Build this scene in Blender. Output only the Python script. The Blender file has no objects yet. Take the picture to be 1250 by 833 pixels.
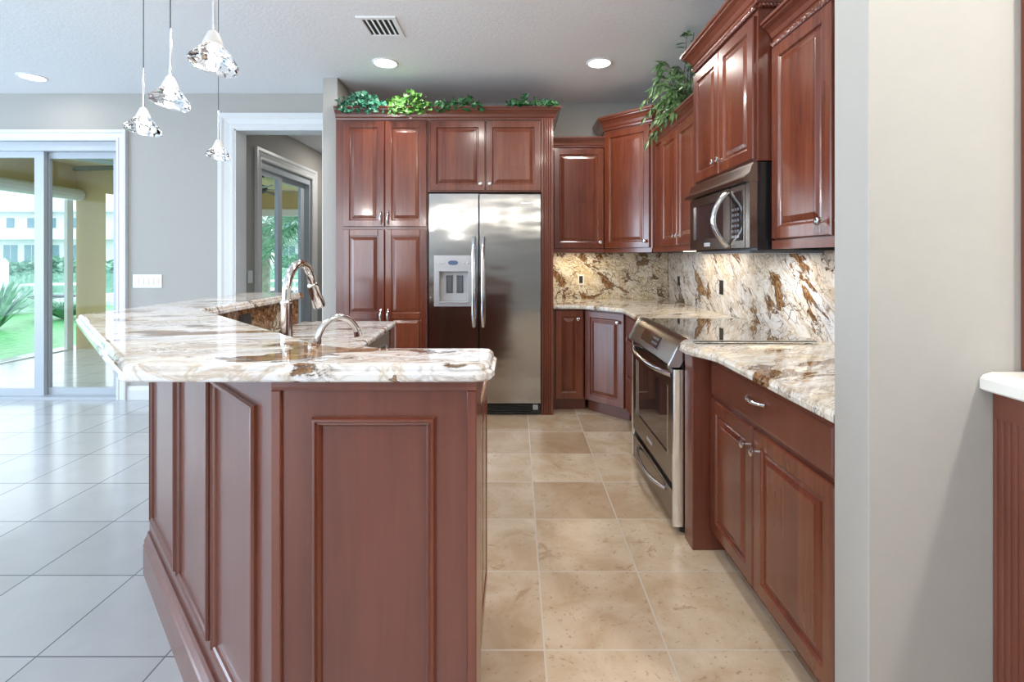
import bpy, bmesh, math, random
from math import sin, cos, pi, radians, sqrt
from mathutils import Vector

# ------------------------------------------------------------------ camera, world, light
SC = bpy.context.scene
COL = SC.collection
cam_d = bpy.data.cameras.new('camera')
cam = bpy.data.objects.new('camera', cam_d)
COL.objects.link(cam)
SC.camera = cam
cam.location = (0, 0, 1.27)
cam.rotation_euler = (pi / 2, 0, 0)
cam_d.sensor_width = 36
cam_d.lens = 600 * 36 / 1250
cam_d.shift_x = -0.0044
cam_d.shift_y = -0.0816
cam_d.clip_start = 0.02
cam_d.clip_end = 400

SC.view_settings.view_transform = 'Standard'
SC.view_settings.look = 'None'
SC.view_settings.gamma = 1
SC.view_settings.use_curve_mapping = False
SC.view_settings.exposure = 0.78

WORLD = bpy.data.worlds.new('sky')
SC.world = WORLD
WORLD.use_nodes = True
_bg = WORLD.node_tree.nodes['Background']
_bg.inputs[0].default_value = (0.84, 0.94, 1.0, 1)
_bg.inputs[1].default_value = 1.35

CEIL = 2.74


def area_light(name, loc, rot, sx, sy, power, color, shape='RECTANGLE', spread=None):
    d = bpy.data.lights.new(name, 'AREA')
    d.shape = shape
    d.size = sx
    if shape in ('RECTANGLE', 'ELLIPSE'):
        d.size_y = sy
    d.energy = power
    d.color = color
    if spread is not None:
        d.spread = spread
    o = bpy.data.objects.new(name, d)
    o.location = loc
    o.rotation_euler = rot
    COL.objects.link(o)
    return o


DAY = (0.58, 0.78, 1.0)
WARM = (1.0, 0.95, 0.88)
# daylight from windows left of the viewpoint, then an added fill lamp behind it
area_light('daylight_fill', (-8.55, 0.2, 1.35), (pi / 2, 0, -pi / 2), 5.0, 2.1, 185, DAY)
area_light('daylight_fill', (-5.1, -4.55, 1.45), (pi / 2, 0, 0), 4.4, 2.2, 110, (0.76, 0.88, 1.0))  # added fill at the solid rear wall, no window there

# ------------------------------------------------------------------ materials


def new_mat(name):
    m = bpy.data.materials.new(name)
    m.use_nodes = True
    nt = m.node_tree
    return m, nt, nt.nodes['Principled BSDF']


def N(nt, kind, **kw):
    n = nt.nodes.new(kind)
    for k, v in kw.items():
        if k.startswith('i_'):
            key = k[2:]
            key = int(key) if key.isdigit() else key.replace('_', ' ')
            n.inputs[key].default_value = v
        else:
            setattr(n, k, v)
    return n


def L(nt, a, b):
    nt.links.new(a, b)


def ramp(nt, stops, interp='LINEAR'):
    r = nt.nodes.new('ShaderNodeValToRGB')
    e = r.color_ramp.elements
    r.color_ramp.interpolation = interp
    while len(e) < len(stops):
        e.new(0.5)
    for i, (p, c) in enumerate(stops):
        e[i].position = p
        e[i].color = (c[0], c[1], c[2], 1) if isinstance(c, (tuple, list)) else (c, c, c, 1)
    return r


def mixc(nt, fac, a, b, mode='MIX'):
    m = nt.nodes.new('ShaderNodeMix')
    m.data_type = 'RGBA'
    m.blend_type = mode
    for s, v in ((m.inputs[0], fac), (m.inputs[6], a), (m.inputs[7], b)):
        if hasattr(v, 'is_linked'):
            L(nt, v, s)
        elif isinstance(v, (tuple, list)):
            s.default_value = (v[0], v[1], v[2], 1)
        else:
            s.default_value = v
    return m.outputs[2]


def coords(nt, scale=(1, 1, 1), rot=(0, 0, 0), loc=(0, 0, 0)):
    tc = N(nt, 'ShaderNodeTexCoord')
    mp = N(nt, 'ShaderNodeMapping')
    mp.inputs['Scale'].default_value = scale
    mp.inputs['Rotation'].default_value = rot
    mp.inputs['Location'].default_value = loc
    L(nt, tc.outputs['Object'], mp.inputs['Vector'])
    return mp.outputs[0]


def noise(nt, vec, scale, detail=4, rough=0.55, dist=0.0):
    n = N(nt, 'ShaderNodeTexNoise')
    n.inputs['Scale'].default_value = scale
    n.inputs['Detail'].default_value = detail
    n.inputs['Roughness'].default_value = rough
    n.inputs['Distortion'].default_value = dist
    L(nt, vec, n.inputs['Vector'])
    return n


def bump(nt, bsdf, height, strength, dist=0.01):
    b = N(nt, 'ShaderNodeBump')
    b.inputs['Strength'].default_value = strength
    b.inputs['Distance'].default_value = dist
    L(nt, height, b.inputs['Height'])
    L(nt, b.outputs[0], bsdf.inputs['Normal'])


def plain(name, color, rough=0.5, metal=0.0, coat=0.0, noise_amt=0.04, nscale=30, bump_s=0.0, bump_scale=200):
    m, nt, b = new_mat(name)
    v = coords(nt)
    n = noise(nt, v, nscale)
    lo = tuple(c * (1 - noise_amt) for c in color)
    hi = tuple(min(1, c * (1 + noise_amt)) for c in color)
    r = ramp(nt, [(0.3, lo), (0.7, hi)])
    L(nt, n.outputs[0], r.inputs[0])
    L(nt, r.outputs[0], b.inputs['Base Color'])
    b.inputs['Roughness'].default_value = rough
    b.inputs['Metallic'].default_value = metal
    b.inputs['Coat Weight'].default_value = coat
    if bump_s:
        n2 = noise(nt, v, bump_scale, 3)
        bump(nt, b, n2.outputs[0], bump_s, 0.003)
    return m


def emit(name, color, strength):
    m, nt, b = new_mat(name)
    b.inputs['Base Color'].default_value = (*color, 1)
    b.inputs['Emission Color'].default_value = (*color, 1)
    b.inputs['Emission Strength'].default_value = strength
    return m


def wood(name, dark, mid, light, stave=0.075, rough=0.24):
    m, nt, b = new_mat(name)
    v = coords(nt)
    # staves glued side by side: a tone for each strip
    sep = N(nt, 'ShaderNodeSeparateXYZ')
    L(nt, v, sep.inputs[0])
    add = N(nt, 'ShaderNodeMath', operation='ADD')
    mul = N(nt, 'ShaderNodeMath', operation='MULTIPLY')
    mul.inputs[1].default_value = 0.0
    L(nt, sep.outputs[1], mul.inputs[0])
    L(nt, sep.outputs[0], add.inputs[0])
    L(nt, mul.outputs[0], add.inputs[1])
    div = N(nt, 'ShaderNodeMath', operation='DIVIDE')
    div.inputs[1].default_value = stave
    L(nt, add.outputs[0], div.inputs[0])
    fl = N(nt, 'ShaderNodeMath', operation='FLOOR')
    L(nt, div.outputs[0], fl.inputs[0])
    info = N(nt, 'ShaderNodeObjectInfo')
    a2 = N(nt, 'ShaderNodeMath', operation='ADD')
    m2 = N(nt, 'ShaderNodeMath', operation='MULTIPLY')
    m2.inputs[1].default_value = 57.0
    L(nt, info.outputs['Random'], m2.inputs[0])
    L(nt, fl.outputs[0], a2.inputs[0])
    L(nt, m2.outputs[0], a2.inputs[1])
    wn = N(nt, 'ShaderNodeTexWhiteNoise', noise_dimensions='1D')
    L(nt, a2.outputs[0], wn.inputs['W'])
    # grain
    vg = coords(nt, (28, 28, 1.6))
    g = noise(nt, vg, 2.2, 6, 0.6, 0.4)
    vb = coords(nt, (6, 6, 1.5))
    blotch = noise(nt, vb, 1.2, 4, 0.5, 0.6)
    s1 = N(nt, 'ShaderNodeMath', operation='MULTIPLY_ADD')
    s1.inputs[1].default_value = 0.20
    L(nt, wn.outputs['Value'], s1.inputs[0])
    gm = N(nt, 'ShaderNodeMath', operation='MULTIPLY')
    gm.inputs[1].default_value = 0.40
    L(nt, g.outputs[0], gm.inputs[0])
    L(nt, gm.outputs[0], s1.inputs[2])
    s2 = N(nt, 'ShaderNodeMath', operation='MULTIPLY_ADD')
    s2.inputs[1].default_value = 0.42
    L(nt, blotch.outputs[0], s2.inputs[0])
    L(nt, s1.outputs[0], s2.inputs[2])
    r = ramp(nt, [(0.27, dark), (0.50, mid), (0.76, light)])
    L(nt, s2.outputs[0], r.inputs[0])
    L(nt, r.outputs[0], b.inputs['Base Color'])
    b.inputs['Roughness'].default_value = rough
    b.inputs['Coat Weight'].default_value = 0.5
    b.inputs['Coat Roughness'].default_value = 0.12
    b.inputs['Coat IOR'].default_value = 1.5
    return m


def granite(name, rot=(0, 0, 0), stretch=(1, 1, 1), patch=0.57, pscale=2.6, crack=0.8, cscale=13.0, warm=0.0, seed=0.0, rough=0.05, vein=0.9, cmask=0.40):
    """white and cream granite with rust coloured patches, grey streaks and thin dark veins"""
    m, nt, b = new_mat(name)
    v = coords(nt, (1, 1, 1), (0, 0, 0), (seed, seed * 1.7, seed * 0.6))
    tc = N(nt, 'ShaderNodeMapping')
    tc.vector_type = 'TEXTURE'
    tc.inputs['Rotation'].default_value = rot
    L(nt, v, tc.inputs['Vector'])
    st = N(nt, 'ShaderNodeVectorMath', operation='MULTIPLY')
    st.inputs[1].default_value = stretch
    L(nt, tc.outputs[0], st.inputs[0])
    v = st.outputs[0]
    warp = noise(nt, v, 2.6, 3, 0.55)
    vw = N(nt, 'ShaderNodeVectorMath', operation='MULTIPLY_ADD')
    L(nt, warp.outputs['Color'], vw.inputs[0])
    vw.inputs[1].default_value = (0.42, 0.42, 0.42)
    L(nt, v, vw.inputs[2])
    vv = vw.outputs[0]

    def tint(r, g, bl):
        return (r, g - .035 * warm, bl - .17 * warm)
    ground = noise(nt, vv, 3.0, 6, 0.62, 0.6)
    base = ramp(nt, [(0.30, tint(0.56, 0.50, 0.44)), (0.42, tint(0.70, 0.65, 0.58)), (0.50, tint(0.75, 0.74, 0.73)), (0.60, tint(0.67, 0.68, 0.72)), (0.74, tint(0.78, 0.78, 0.79))])
    L(nt, ground.outputs[0], base.inputs[0])
    col = base.outputs[0]
    # tan veils
    veil = noise(nt, vv, 6.0, 6, 0.65, 0.8)
    vr = ramp(nt, [(0.50, 0.0), (0.555, 0.9), (0.60, 0.15), (0.68, 0.6)])
    L(nt, veil.outputs[0], vr.inputs[0])
    col = mixc(nt, vr.outputs[0], col, (0.50, 0.41 - .03 * warm, 0.32 - .12 * warm))
    # rust patches with a dark rim
    cl = noise(nt, vv, pscale, 8, 0.64, 0.5)
    clr = ramp(nt, [(patch, 0.0), (patch + 0.012, 1.0)])
    L(nt, cl.outputs[0], clr.inputs[0])
    mott = noise(nt, vv, 24, 5, 0.72)
    rust = ramp(nt, [(0.36, (0.035, 0.018, 0.010)), (0.45, (0.17, 0.080, 0.032)), (0.55, (0.30, 0.165, 0.075)), (0.66, (0.50, 0.37, 0.23))])
    L(nt, mott.outputs[0], rust.inputs[0])
    col = mixc(nt, clr.outputs[0], col, rust.outputs[0])
    rim = ramp(nt, [(patch - 0.012, 0.0), (patch + 0.004, 0.9), (patch + 0.022, 0.0)])
    L(nt, cl.outputs[0], rim.inputs[0])
    col = mixc(nt, rim.outputs[0], col, (0.05, 0.03, 0.02))
    # thin dark veins, broken up by a mask
    mask = noise(nt, v, 4.0, 3, 0.5)
    mr = ramp(nt, [(0.40, 0.0), (0.56, vein)])
    L(nt, mask.outputs[0], mr.inputs[0])
    for sc, wd, dist, c in ((3.6, 0.010, 1.2, (0.05, 0.035, 0.035)), (8.5, 0.013, 1.8, (0.09, 0.06, 0.055))):
        n = noise(nt, vv, sc, 5, 0.6, dist)
        rr = ramp(nt, [(0.5 - wd, 0.0), (0.5, 1.0), (0.5 + wd, 0.0)])
        L(nt, n.outputs[0], rr.inputs[0])
        mm = N(nt, 'ShaderNodeMath', operation='MULTIPLY')
        L(nt, rr.outputs[0], mm.inputs[0])
        L(nt, mr.outputs[0], mm.inputs[1])
        col = mixc(nt, mm.outputs[0], col, c)
    # crackle of short brown lines
    vo = N(nt, 'ShaderNodeTexVoronoi', feature='DISTANCE_TO_EDGE')
    vo.inputs['Scale'].default_value = cscale
    L(nt, vv, vo.inputs['Vector'])
    cr = ramp(nt, [(0.0, 1.0), (0.04, 0.6), (0.085, 0.0)])
    L(nt, vo.outputs['Distance'], cr.inputs[0])
    cm = noise(nt, v, 5.5, 4, 0.6)
    cmr = ramp(nt, [(cmask, 0.0), (cmask + 0.15, crack)])
    L(nt, cm.outputs[0], cmr.inputs[0])
    mm = N(nt, 'ShaderNodeMath', operation='MULTIPLY')
    L(nt, cr.outputs[0], mm.inputs[0])
    L(nt, cmr.outputs[0], mm.inputs[1])
    col = mixc(nt, mm.outputs[0], col, (0.10, 0.055, 0.03))
    L(nt, col, b.inputs['Base Color'])
    b.inputs['Roughness'].default_value = rough
    b.inputs['Coat Weight'].default_value = 0.1
    b.inputs['Coat Roughness'].default_value = 0.02
    return m


def tiles(name, size, off, c1, c2, grout, rough, pits, mortar=0.0035, vein=(0.45, 0.32, 0.2), cloud=(0.76, 0.67, 0.56)):
    m, nt, b = new_mat(name)
    v = coords(nt, (1, 1, 1), (0, 0, 0), (-off[0], -off[1], 0))
    br = N(nt, 'ShaderNodeTexBrick')
    br.offset = 0.0
    br.squash = 1.0
    br.inputs['Scale'].default_value = 1.0
    br.inputs['Brick Width'].default_value = size[0]
    br.inputs['Row Height'].default_value = size[1]
    br.inputs['Mortar Size'].default_value = mortar
    br.inputs['Mortar Smooth'].default_value = 0.2
    br.inputs['Bias'].default_value = 0.0
    br.inputs['Color1'].default_value = (*c1, 1)
    br.inputs['Color2'].default_value = (*c2, 1)
    L(nt, v, br.inputs['Vector'])
    br.inputs['Mortar'].default_value = (*c1, 1)
    # clouds and pitted veins inside the stone, shifted from tile to tile by the tile's own tone
    off_v = N(nt, 'ShaderNodeVectorMath', operation='MULTIPLY_ADD')
    L(nt, br.outputs['Color'], off_v.inputs[0])
    off_v.inputs[1].default_value = (23, 37, 11)
    L(nt, v, off_v.inputs[2])
    n1 = noise(nt, off_v.outputs[0], 4.5, 6, 0.62, 0.6)
    r1 = ramp(nt, [(0.34, 0.0), (0.66, 1.0)])
    L(nt, n1.outputs[0], r1.inputs[0])
    col = mixc(nt, r1.outputs[0], mixc(nt, 1.0, br.outputs['Color'], cloud, 'MULTIPLY'), br.outputs['Color'])
    n2 = noise(nt, off_v.outputs[0], 9, 6, 0.7, 1.2)
    r2 = ramp(nt, [(0.60, 0.0), (0.66, pits), (0.70, pits * 0.3)])
    L(nt, n2.outputs[0], r2.inputs[0])
    col = mixc(nt, r2.outputs[0], col, vein)
    n3 = noise(nt, off_v.outputs[0], 60, 3, 0.6)
    r3 = ramp(nt, [(0.62, 0.0), (0.70, pits * 0.7)])
    L(nt, n3.outputs[0], r3.inputs[0])
    col = mixc(nt, r3.outputs[0], col, tuple(c * 0.7 for c in vein))
    col = mixc(nt, br.outputs['Fac'], col, grout)
    L(nt, col, b.inputs['Base Color'])
    b.inputs['Roughness'].default_value = rough
    inv = N(nt, 'ShaderNodeMath', operation='MULTIPLY_ADD')
    inv.inputs[1].default_value = -1.0
    inv.inputs[2].default_value = 1.0
    L(nt, br.outputs['Fac'], inv.inputs[0])
    bump(nt, b, inv.outputs[0], 0.35, 0.002)
    return m


def steel(name, color, rough=0.24, wave=0.0, aniso=0.5, grain_axis='x'):
    m, nt, b = new_mat(name)
    sc = (2, 2, 420) if grain_axis == 'x' else (420, 420, 2)
    v = coords(nt, sc)
    n = noise(nt, v, 1.5, 3, 0.5)
    r = ramp(nt, [(0.3, tuple(c * 0.93 for c in color)), (0.7, color)])
    L(nt, n.outputs[0], r.inputs[0])
    L(nt, r.outputs[0], b.inputs['Base Color'])
    b.inputs['Metallic'].default_value = 1.0
    b.inputs['Roughness'].default_value = rough
    if wave:
        v2 = coords(nt, (1.3, 1.3, 4.0))
        n2 = noise(nt, v2, 2.0, 1, 0.4)
        bump(nt, b, n2.outputs[0], wave, 0.02)
    return m


def pane_mat(name, tint=(0.93, 0.98, 0.98), refl=0.08):
    m, nt, b = new_mat(name)
    nt.nodes.remove(b)
    t = N(nt, 'ShaderNodeBsdfTransparent')
    t.inputs[0].default_value = (*tint, 1)
    g = N(nt, 'ShaderNodeBsdfGlossy')
    g.inputs['Roughness'].default_value = 0.01
    lw = N(nt, 'ShaderNodeLayerWeight')
    lw.inputs[0].default_value = 0.25
    mul = N(nt, 'ShaderNodeMath', operation='MULTIPLY')
    mul.inputs[1].default_value = refl * 4
    L(nt, lw.outputs['Fresnel'], mul.inputs[0])
    mx = N(nt, 'ShaderNodeMixShader')
    L(nt, mul.outputs[0], mx.inputs[0])
    L(nt, t.outputs[0], mx.inputs[1])
    L(nt, g.outputs[0], mx.inputs[2])
    L(nt, mx.outputs[0], nt.nodes['Material Output'].inputs[0])
    return m


def crystal_mat():
    m, nt, b = new_mat('crystal')
    b.inputs['Base Color'].default_value = (0.98, 0.99, 1.0, 1)
    b.inputs['Roughness'].default_value = 0.0
    b.inputs['Transmission Weight'].default_value = 1.0
    b.inputs['IOR'].default_value = 1.5
    return m


def leaf_mat(name, dark, light, scale=60):
    m, nt, b = new_mat(name)
    v = coords(nt)
    n = noise(nt, v, scale, 2)
    r = ramp(nt, [(0.35, dark), (0.62, light)])
    L(nt, n.outputs[0], r.inputs[0])
    L(nt, r.outputs[0], b.inputs['Base Color'])
    b.inputs['Roughness'].default_value = 0.42
    return m


M = {}
M['wood'] = wood('cherry_wood', (0.080, 0.0155, 0.008), (0.142, 0.033, 0.0155), (0.220, 0.064, 0.028))
M['wood_plain'] = wood('cherry_wood_plain', (0.108, 0.027, 0.0145), (0.152, 0.040, 0.022), (0.200, 0.060, 0.033), 0.6, 0.30)
M['wood_dark'] = wood('cherry_shadow_gap', (0.03, 0.007, 0.005), (0.05, 0.012, 0.008), (0.07, 0.02, 0.01), 0.5, 0.5)
M['bar_stone'] = granite('bar_granite', (0, 0, radians(6)), (0.95, 2.3, 1.6), 0.562, 3.2, 0.30, 14, 0.0, 1.3)
M['top_stone'] = granite('worktop_granite', (0, 0, radians(30)), (0.9, 2.4, 1.6), 0.60, 2.6, 0.35, 12, 0.35, 4.1)
M['splash_back'] = granite('splash_granite_back', (0, radians(40), 0), (1.5, 1.5, 2.2), 0.585, 3.0, 1.0, 15, 0.75, 7.7)
M['splash_right'] = granite('splash_granite_right', (radians(38), 0, 0), (1.0, 0.9, 2.1), 0.570, 3.2, 1.0, 13, 0.0, 6.2, cmask=0.47)
M['strip_stone'] = granite('strip_granite', (radians(20), 0, 0), (1.6, 1.6, 1.6), 0.43, 4.0, 0.8, 14, 0.8, 5.5)
M['travertine'] = tiles('travertine', (0.3975, 0.3975), (0.0904, 1.589), (0.66, 0.56, 0.44), (0.46, 0.345, 0.24), (0.58, 0.52, 0.45), 0.24, 0.8, 0.0035, (0.34, 0.22, 0.125))
M['cream_tile'] = tiles('cream_tile', (0.410, 0.400), (-1.117, 1.563), (0.58, 0.60, 0.62), (0.53, 0.55, 0.57), (0.17, 0.18, 0.20), 0.15, 0.10, 0.0028, (0.52, 0.48, 0.42), (0.93, 0.93, 0.93))
M['lanai_tile'] = tiles('lanai_tile', (0.42, 0.42), (-3.0, 4.6), (0.72, 0.74, 0.76), (0.68, 0.70, 0.72), (0.26, 0.28, 0.31), 0.12, 0.06, 0.004, (0.5, 0.5, 0.48), (0.93, 0.93, 0.93))
M['wall'] = plain('wall_paint', (0.40, 0.385, 0.36), 0.7, bump_s=0.06, bump_scale=260, noise_amt=0.015)
M['ceiling'] = plain('ceiling_paint', (0.86, 0.87, 0.89), 0.8, bump_s=0.55, bump_scale=60, noise_amt=0.03, nscale=50)
M['trim'] = plain('white_trim', (0.68, 0.69, 0.70), 0.35, noise_amt=0.01)
M['alu'] = plain('white_aluminium', (0.46, 0.50, 0.54), 0.35, noise_amt=0.01)
M['yellow'] = plain('lanai_stucco', (0.66, 0.52, 0.27), 0.8, bump_s=0.1, bump_scale=80)
M['yellow_ceiling'] = plain('lanai_ceiling', (0.80, 0.71, 0.46), 0.8)
M['glass'] = pane_mat('door_glass', (0.97, 0.99, 0.99), 0.03)
M['steel'] = steel('stainless', (0.62, 0.60, 0.58), 0.22, 0.0)
M['fridge_steel'] = steel('fridge_stainless', (0.46, 0.46, 0.46), 0.13, 0.12)
M['bronze_steel'] = steel('range_stainless', (0.25, 0.22, 0.195), 0.24, 0.0)
M['dark_bronze'] = steel('microwave_stainless', (0.25, 0.215, 0.185), 0.24, 0.0)
M['bright_steel'] = steel('bright_stainless', (0.78, 0.80, 0.84), 0.13, 0.0)
M['chrome'] = plain('polished_chrome', (0.82, 0.83, 0.85), 0.06, 1.0, noise_amt=0.0)
M['nickel'] = plain('polished_nickel', (0.76, 0.75, 0.74), 0.10, 1.0, noise_amt=0.0)
M['black_glass'] = plain('black_glass', (0.012, 0.011, 0.012), 0.03, coat=0.6, noise_amt=0.0)
M['cooktop_glass'] = plain('cooktop_glass', (0.045, 0.036, 0.028), 0.02, coat=1.0, noise_amt=0.0)
M['cooktop_glass'].node_tree.nodes['Principled BSDF'].inputs['Specular IOR Level'].default_value = 1.0
M['cooktop_glass'].node_tree.nodes['Principled BSDF'].inputs['IOR'].default_value = 2.0
M['window_glass'] = plain('oven_glass', (0.045, 0.03, 0.028), 0.04, coat=0.5, noise_amt=0.0)
M['black'] = plain('black_enamel', (0.012, 0.012, 0.013), 0.22, noise_amt=0.0)
M['rubber'] = plain('black_plastic', (0.02, 0.02, 0.02), 0.5, noise_amt=0.0)
M['disp_grey'] = plain('dispenser_grey', (0.42, 0.42, 0.44), 0.35, 0.5, noise_amt=0.0)
M['disp_light'] = plain('dispenser_lining', (0.48, 0.48, 0.50), 0.3, noise_amt=0.0)
M['dark_grey'] = plain('dark_grey_plastic', (0.11, 0.12, 0.14), 0.3, noise_amt=0.0)
M['blue_lcd'] = plain('blue_display', (0.10, 0.14, 0.24), 0.15, noise_amt=0.0)
M['white_plastic'] = plain('white_plastic', (0.80, 0.82, 0.84), 0.35, noise_amt=0.0)
M['marble'] = plain('white_marble', (0.80, 0.77, 0.72), 0.15, noise_amt=0.06, nscale=6)
M['crystal'] = crystal_mat()
M['opal'] = emit('opal_glass', (0.62, 0.62, 0.62), 0.05)
M['bulb'] = emit('halogen_bulb', (1.0, 0.95, 0.88), 5)
M['globe'] = emit('lit_globe', (1.0, 0.92, 0.80), 15.0)
M['can_lens'] = emit('downlight_lens', (1.0, 0.95, 0.88), 7)
M['strip_lens'] = emit('strip_light_lens', (1.0, 0.86, 0.62), 2.5)
M['ivy_blue'] = leaf_mat('ivy_bluish', (0.012, 0.085, 0.055), (0.045, 0.20, 0.12))
M['ivy_light'] = leaf_mat('ivy_light', (0.025, 0.12, 0.02), (0.13, 0.29, 0.06))
M['ivy_dark'] = leaf_mat('ivy_dark', (0.010, 0.06, 0.022), (0.05, 0.20, 0.06))
M['bamboo'] = leaf_mat('bamboo_leaf', (0.03, 0.085, 0.03), (0.22, 0.34, 0.13), 40)
M['stem'] = plain('plant_stem', (0.06, 0.07, 0.03), 0.6)
M['grass'] = leaf_mat('lawn_grass', (0.10, 0.42, 0.14), (0.22, 0.62, 0.26), 9)
M['shrub'] = leaf_mat('shrub_leaf', (0.12, 0.34, 0.22), (0.34, 0.58, 0.42), 5)
M['shrub_dark'] = leaf_mat('spiky_leaf', (0.10, 0.30, 0.20), (0.40, 0.66, 0.50), 8)
M['water'] = plain('canal_water', (0.45, 0.62, 0.68), 0.08, noise_amt=0.1, nscale=0.8)
M['house'] = plain('house_stucco', (0.80, 0.80, 0.82), 0.8)
M['house_roof'] = plain('house_roof', (0.62, 0.68, 0.72), 0.7, noise_amt=0.1, nscale=3)
M['house_glass'] = plain('house_glass', (0.16, 0.30, 0.36), 0.15)
M['white_paint'] = plain('white_paint', (0.86, 0.88, 0.90), 0.4, noise_amt=0.01)
M['dock'] = plain('dock_wood', (0.36, 0.38, 0.38), 0.7, noise_amt=0.2, nscale=4)
M['fan_dark'] = plain('fan_dark', (0.07, 0.05, 0.03), 0.5)
M['fan_light'] = plain('fan_pale', (0.46, 0.52, 0.56), 0.5)
M['trunk'] = plain('palm_trunk', (0.40, 0.38, 0.34), 0.8, noise_amt=0.3, nscale=8)

# ------------------------------------------------------------------ mesh helpers


def miter(path, d, closed=False):
    """path shifted by d to the right hand side of its direction, mitred at the corners"""
    n = len(path)
    out = []
    for i in range(n):
        p = Vector(path[i])
        a = Vector(path[i - 1]) if (closed or i > 0) else None
        b = Vector(path[(i + 1) % n]) if (closed or i < n - 1) else None
        ns = []
        if a is not None:
            t = (p - a).normalized()
            ns.append(Vector((t.y, -t.x)))
        if b is not None:
            t = (b - p).normalized()
            ns.append(Vector((t.y, -t.x)))
        if len(ns) == 1:
            nn = ns[0]
        else:
            s = ns[0] + ns[1]
            nn = s / max(1e-6, (1 + ns[0].dot(ns[1])))
        out.append((p.x + nn.x * d, p.y + nn.y * d))
    return out


class MB:
    def __init__(self):
        self.v = []
        self.f = []

    def add(self, vs, fs):
        k = len(self.v)
        self.v += [tuple(p) for p in vs]
        self.f += [tuple(i + k for i in q) for q in fs]
        return self

    def box(self, x0, x1, y0, y1, z0, z1):
        vs = [(x, y, z) for z in (z0, z1) for y in (y0, y1) for x in (x0, x1)]
        return self.add(vs, [(0, 2, 3, 1), (4, 5, 7, 6), (0, 1, 5, 4), (2, 6, 7, 3), (0, 4, 6, 2), (1, 3, 7, 5)])

    def rings(self, rings, cap0=True, cap1=True, closed=True):
        n = len(rings[0])
        vs = [p for r in rings for p in r]
        fs = []
        for j in range(len(rings) - 1):
            for i in range(n if closed else n - 1):
                a = j * n + i
                b = j * n + (i + 1) % n
                fs.append((a, b, b + n, a + n))
        if cap0:
            fs.append(tuple(reversed(range(n))))
        if cap1:
            fs.append(tuple(range((len(rings) - 1) * n, len(rings) * n)))
        return self.add(vs, fs)

    def panel(self, x0, x1, z0, z1, loops, y=0.0):
        """nested rectangles (inset, out) facing -y"""
        rr = []
        for ins, out in loops:
            a, b, c, d = x0 + ins, x1 - ins, z0 + ins, z1 - ins
            rr.append([(a, y - out, c), (b, y - out, c), (b, y - out, d), (a, y - out, d)])
        return self.rings(rr)

    def slab(self, poly, loops):
        """counter clockwise polygon; loops of (inset, z) from underside to top"""
        rr = []
        for ins, z in loops:
            q = miter(poly, -ins, True) if ins else poly
            rr.append([(p[0], p[1], z) for p in q])
        return self.rings(rr)

    def sweep(self, path, prof, fn=None, side=1, closed=False):
        """prof: closed polygon of (d, h); d goes to the right of the path times side"""
        fn = fn or (lambda u, w, h: (u, w, h))
        cols = [[fn(p[0], p[1], h) for p in miter(path, d * side, closed)] for d, h in prof]
        n = len(path)
        rr = [[cols[k][i] for k in range(len(prof))] for i in range(n)]
        if closed:
            rr.append(rr[0])
            return self.rings(rr, False, False)
        return self.rings(rr)

    def extr(self, prof, x0, x1):
        """(y, z) polygon pulled along x"""
        return self.rings([[(x0, y, z) for y, z in prof], [(x1, y, z) for y, z in prof]])

    def tube(self, pts, r, seg=12, cap=True):
        pts = [Vector(p) for p in pts]
        n = len(pts)
        rs = r if isinstance(r, (list, tuple)) else [r] * n
        rr = []
        up = None
        for i in range(n):
            t = (pts[min(i + 1, n - 1)] - pts[max(i - 1, 0)]).normalized()
            if up is None:
                up = Vector((0, 0, 1)) if abs(t.z) < 0.9 else Vector((1, 0, 0))
            a = t.cross(up)
            if a.length < 1e-5:
                a = t.cross(Vector((0, 1, 0)))
            a.normalize()
            b = a.cross(t).normalized()
            up = b
            rr.append([tuple(pts[i] + (a * cos(2 * pi * k / seg) + b * sin(2 * pi * k / seg)) * rs[i]) for k in range(seg)])
        return self.rings(rr, cap, cap)

    def lathe(self, prof, c=(0, 0, 0), seg=24, axis='z', cap0=True, cap1=True):
        rr = []
        for r, h in prof:
            ring = []
            for k in range(seg):
                a = 2 * pi * k / seg
                u, w = r * cos(a), r * sin(a)
                if axis == 'z':
                    q = (c[0] + u, c[1] + w, c[2] + h)
                elif axis == 'y':
                    q = (c[0] + u, c[1] + h, c[2] + w)
                else:
                    q = (c[0] + h, c[1] + u, c[2] + w)
                ring.append(q)
            rr.append(ring)
        return self.rings(rr, cap0, cap1)

    def build(self, name, mat, parent=None, smooth=False, bevel=0.0, loc=None, recalc=True, fn=None):
        me = bpy.data.meshes.new(name)
        vs = [fn(p) for p in self.v] if fn else self.v
        if loc is not None:
            vs = [(p[0] - loc[0], p[1] - loc[1], p[2] - loc[2]) for p in vs]
        me.from_pydata(vs, [], self.f)
        if recalc:
            bm = bmesh.new()
            bm.from_mesh(me)
            bmesh.ops.recalc_face_normals(bm, faces=bm.faces)
            bm.to_mesh(me)
            bm.free()
        me.materials.append(M[mat] if isinstance(mat, str) else mat)
        if smooth:
            me.polygons.foreach_set('use_smooth', [True] * len(me.polygons))
            me.set_sharp_from_angle(angle=radians(40))
        o = bpy.data.objects.new(name, me)
        COL.objects.link(o)
        if parent is not None:
            o.parent = parent
        if loc is not None:
            o.location = loc
        if bevel:
            md = o.modifiers.new('bevel', 'BEVEL')
            md.width = bevel
            md.segments = 2
            md.limit_method = 'ANGLE'
        return o


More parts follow.
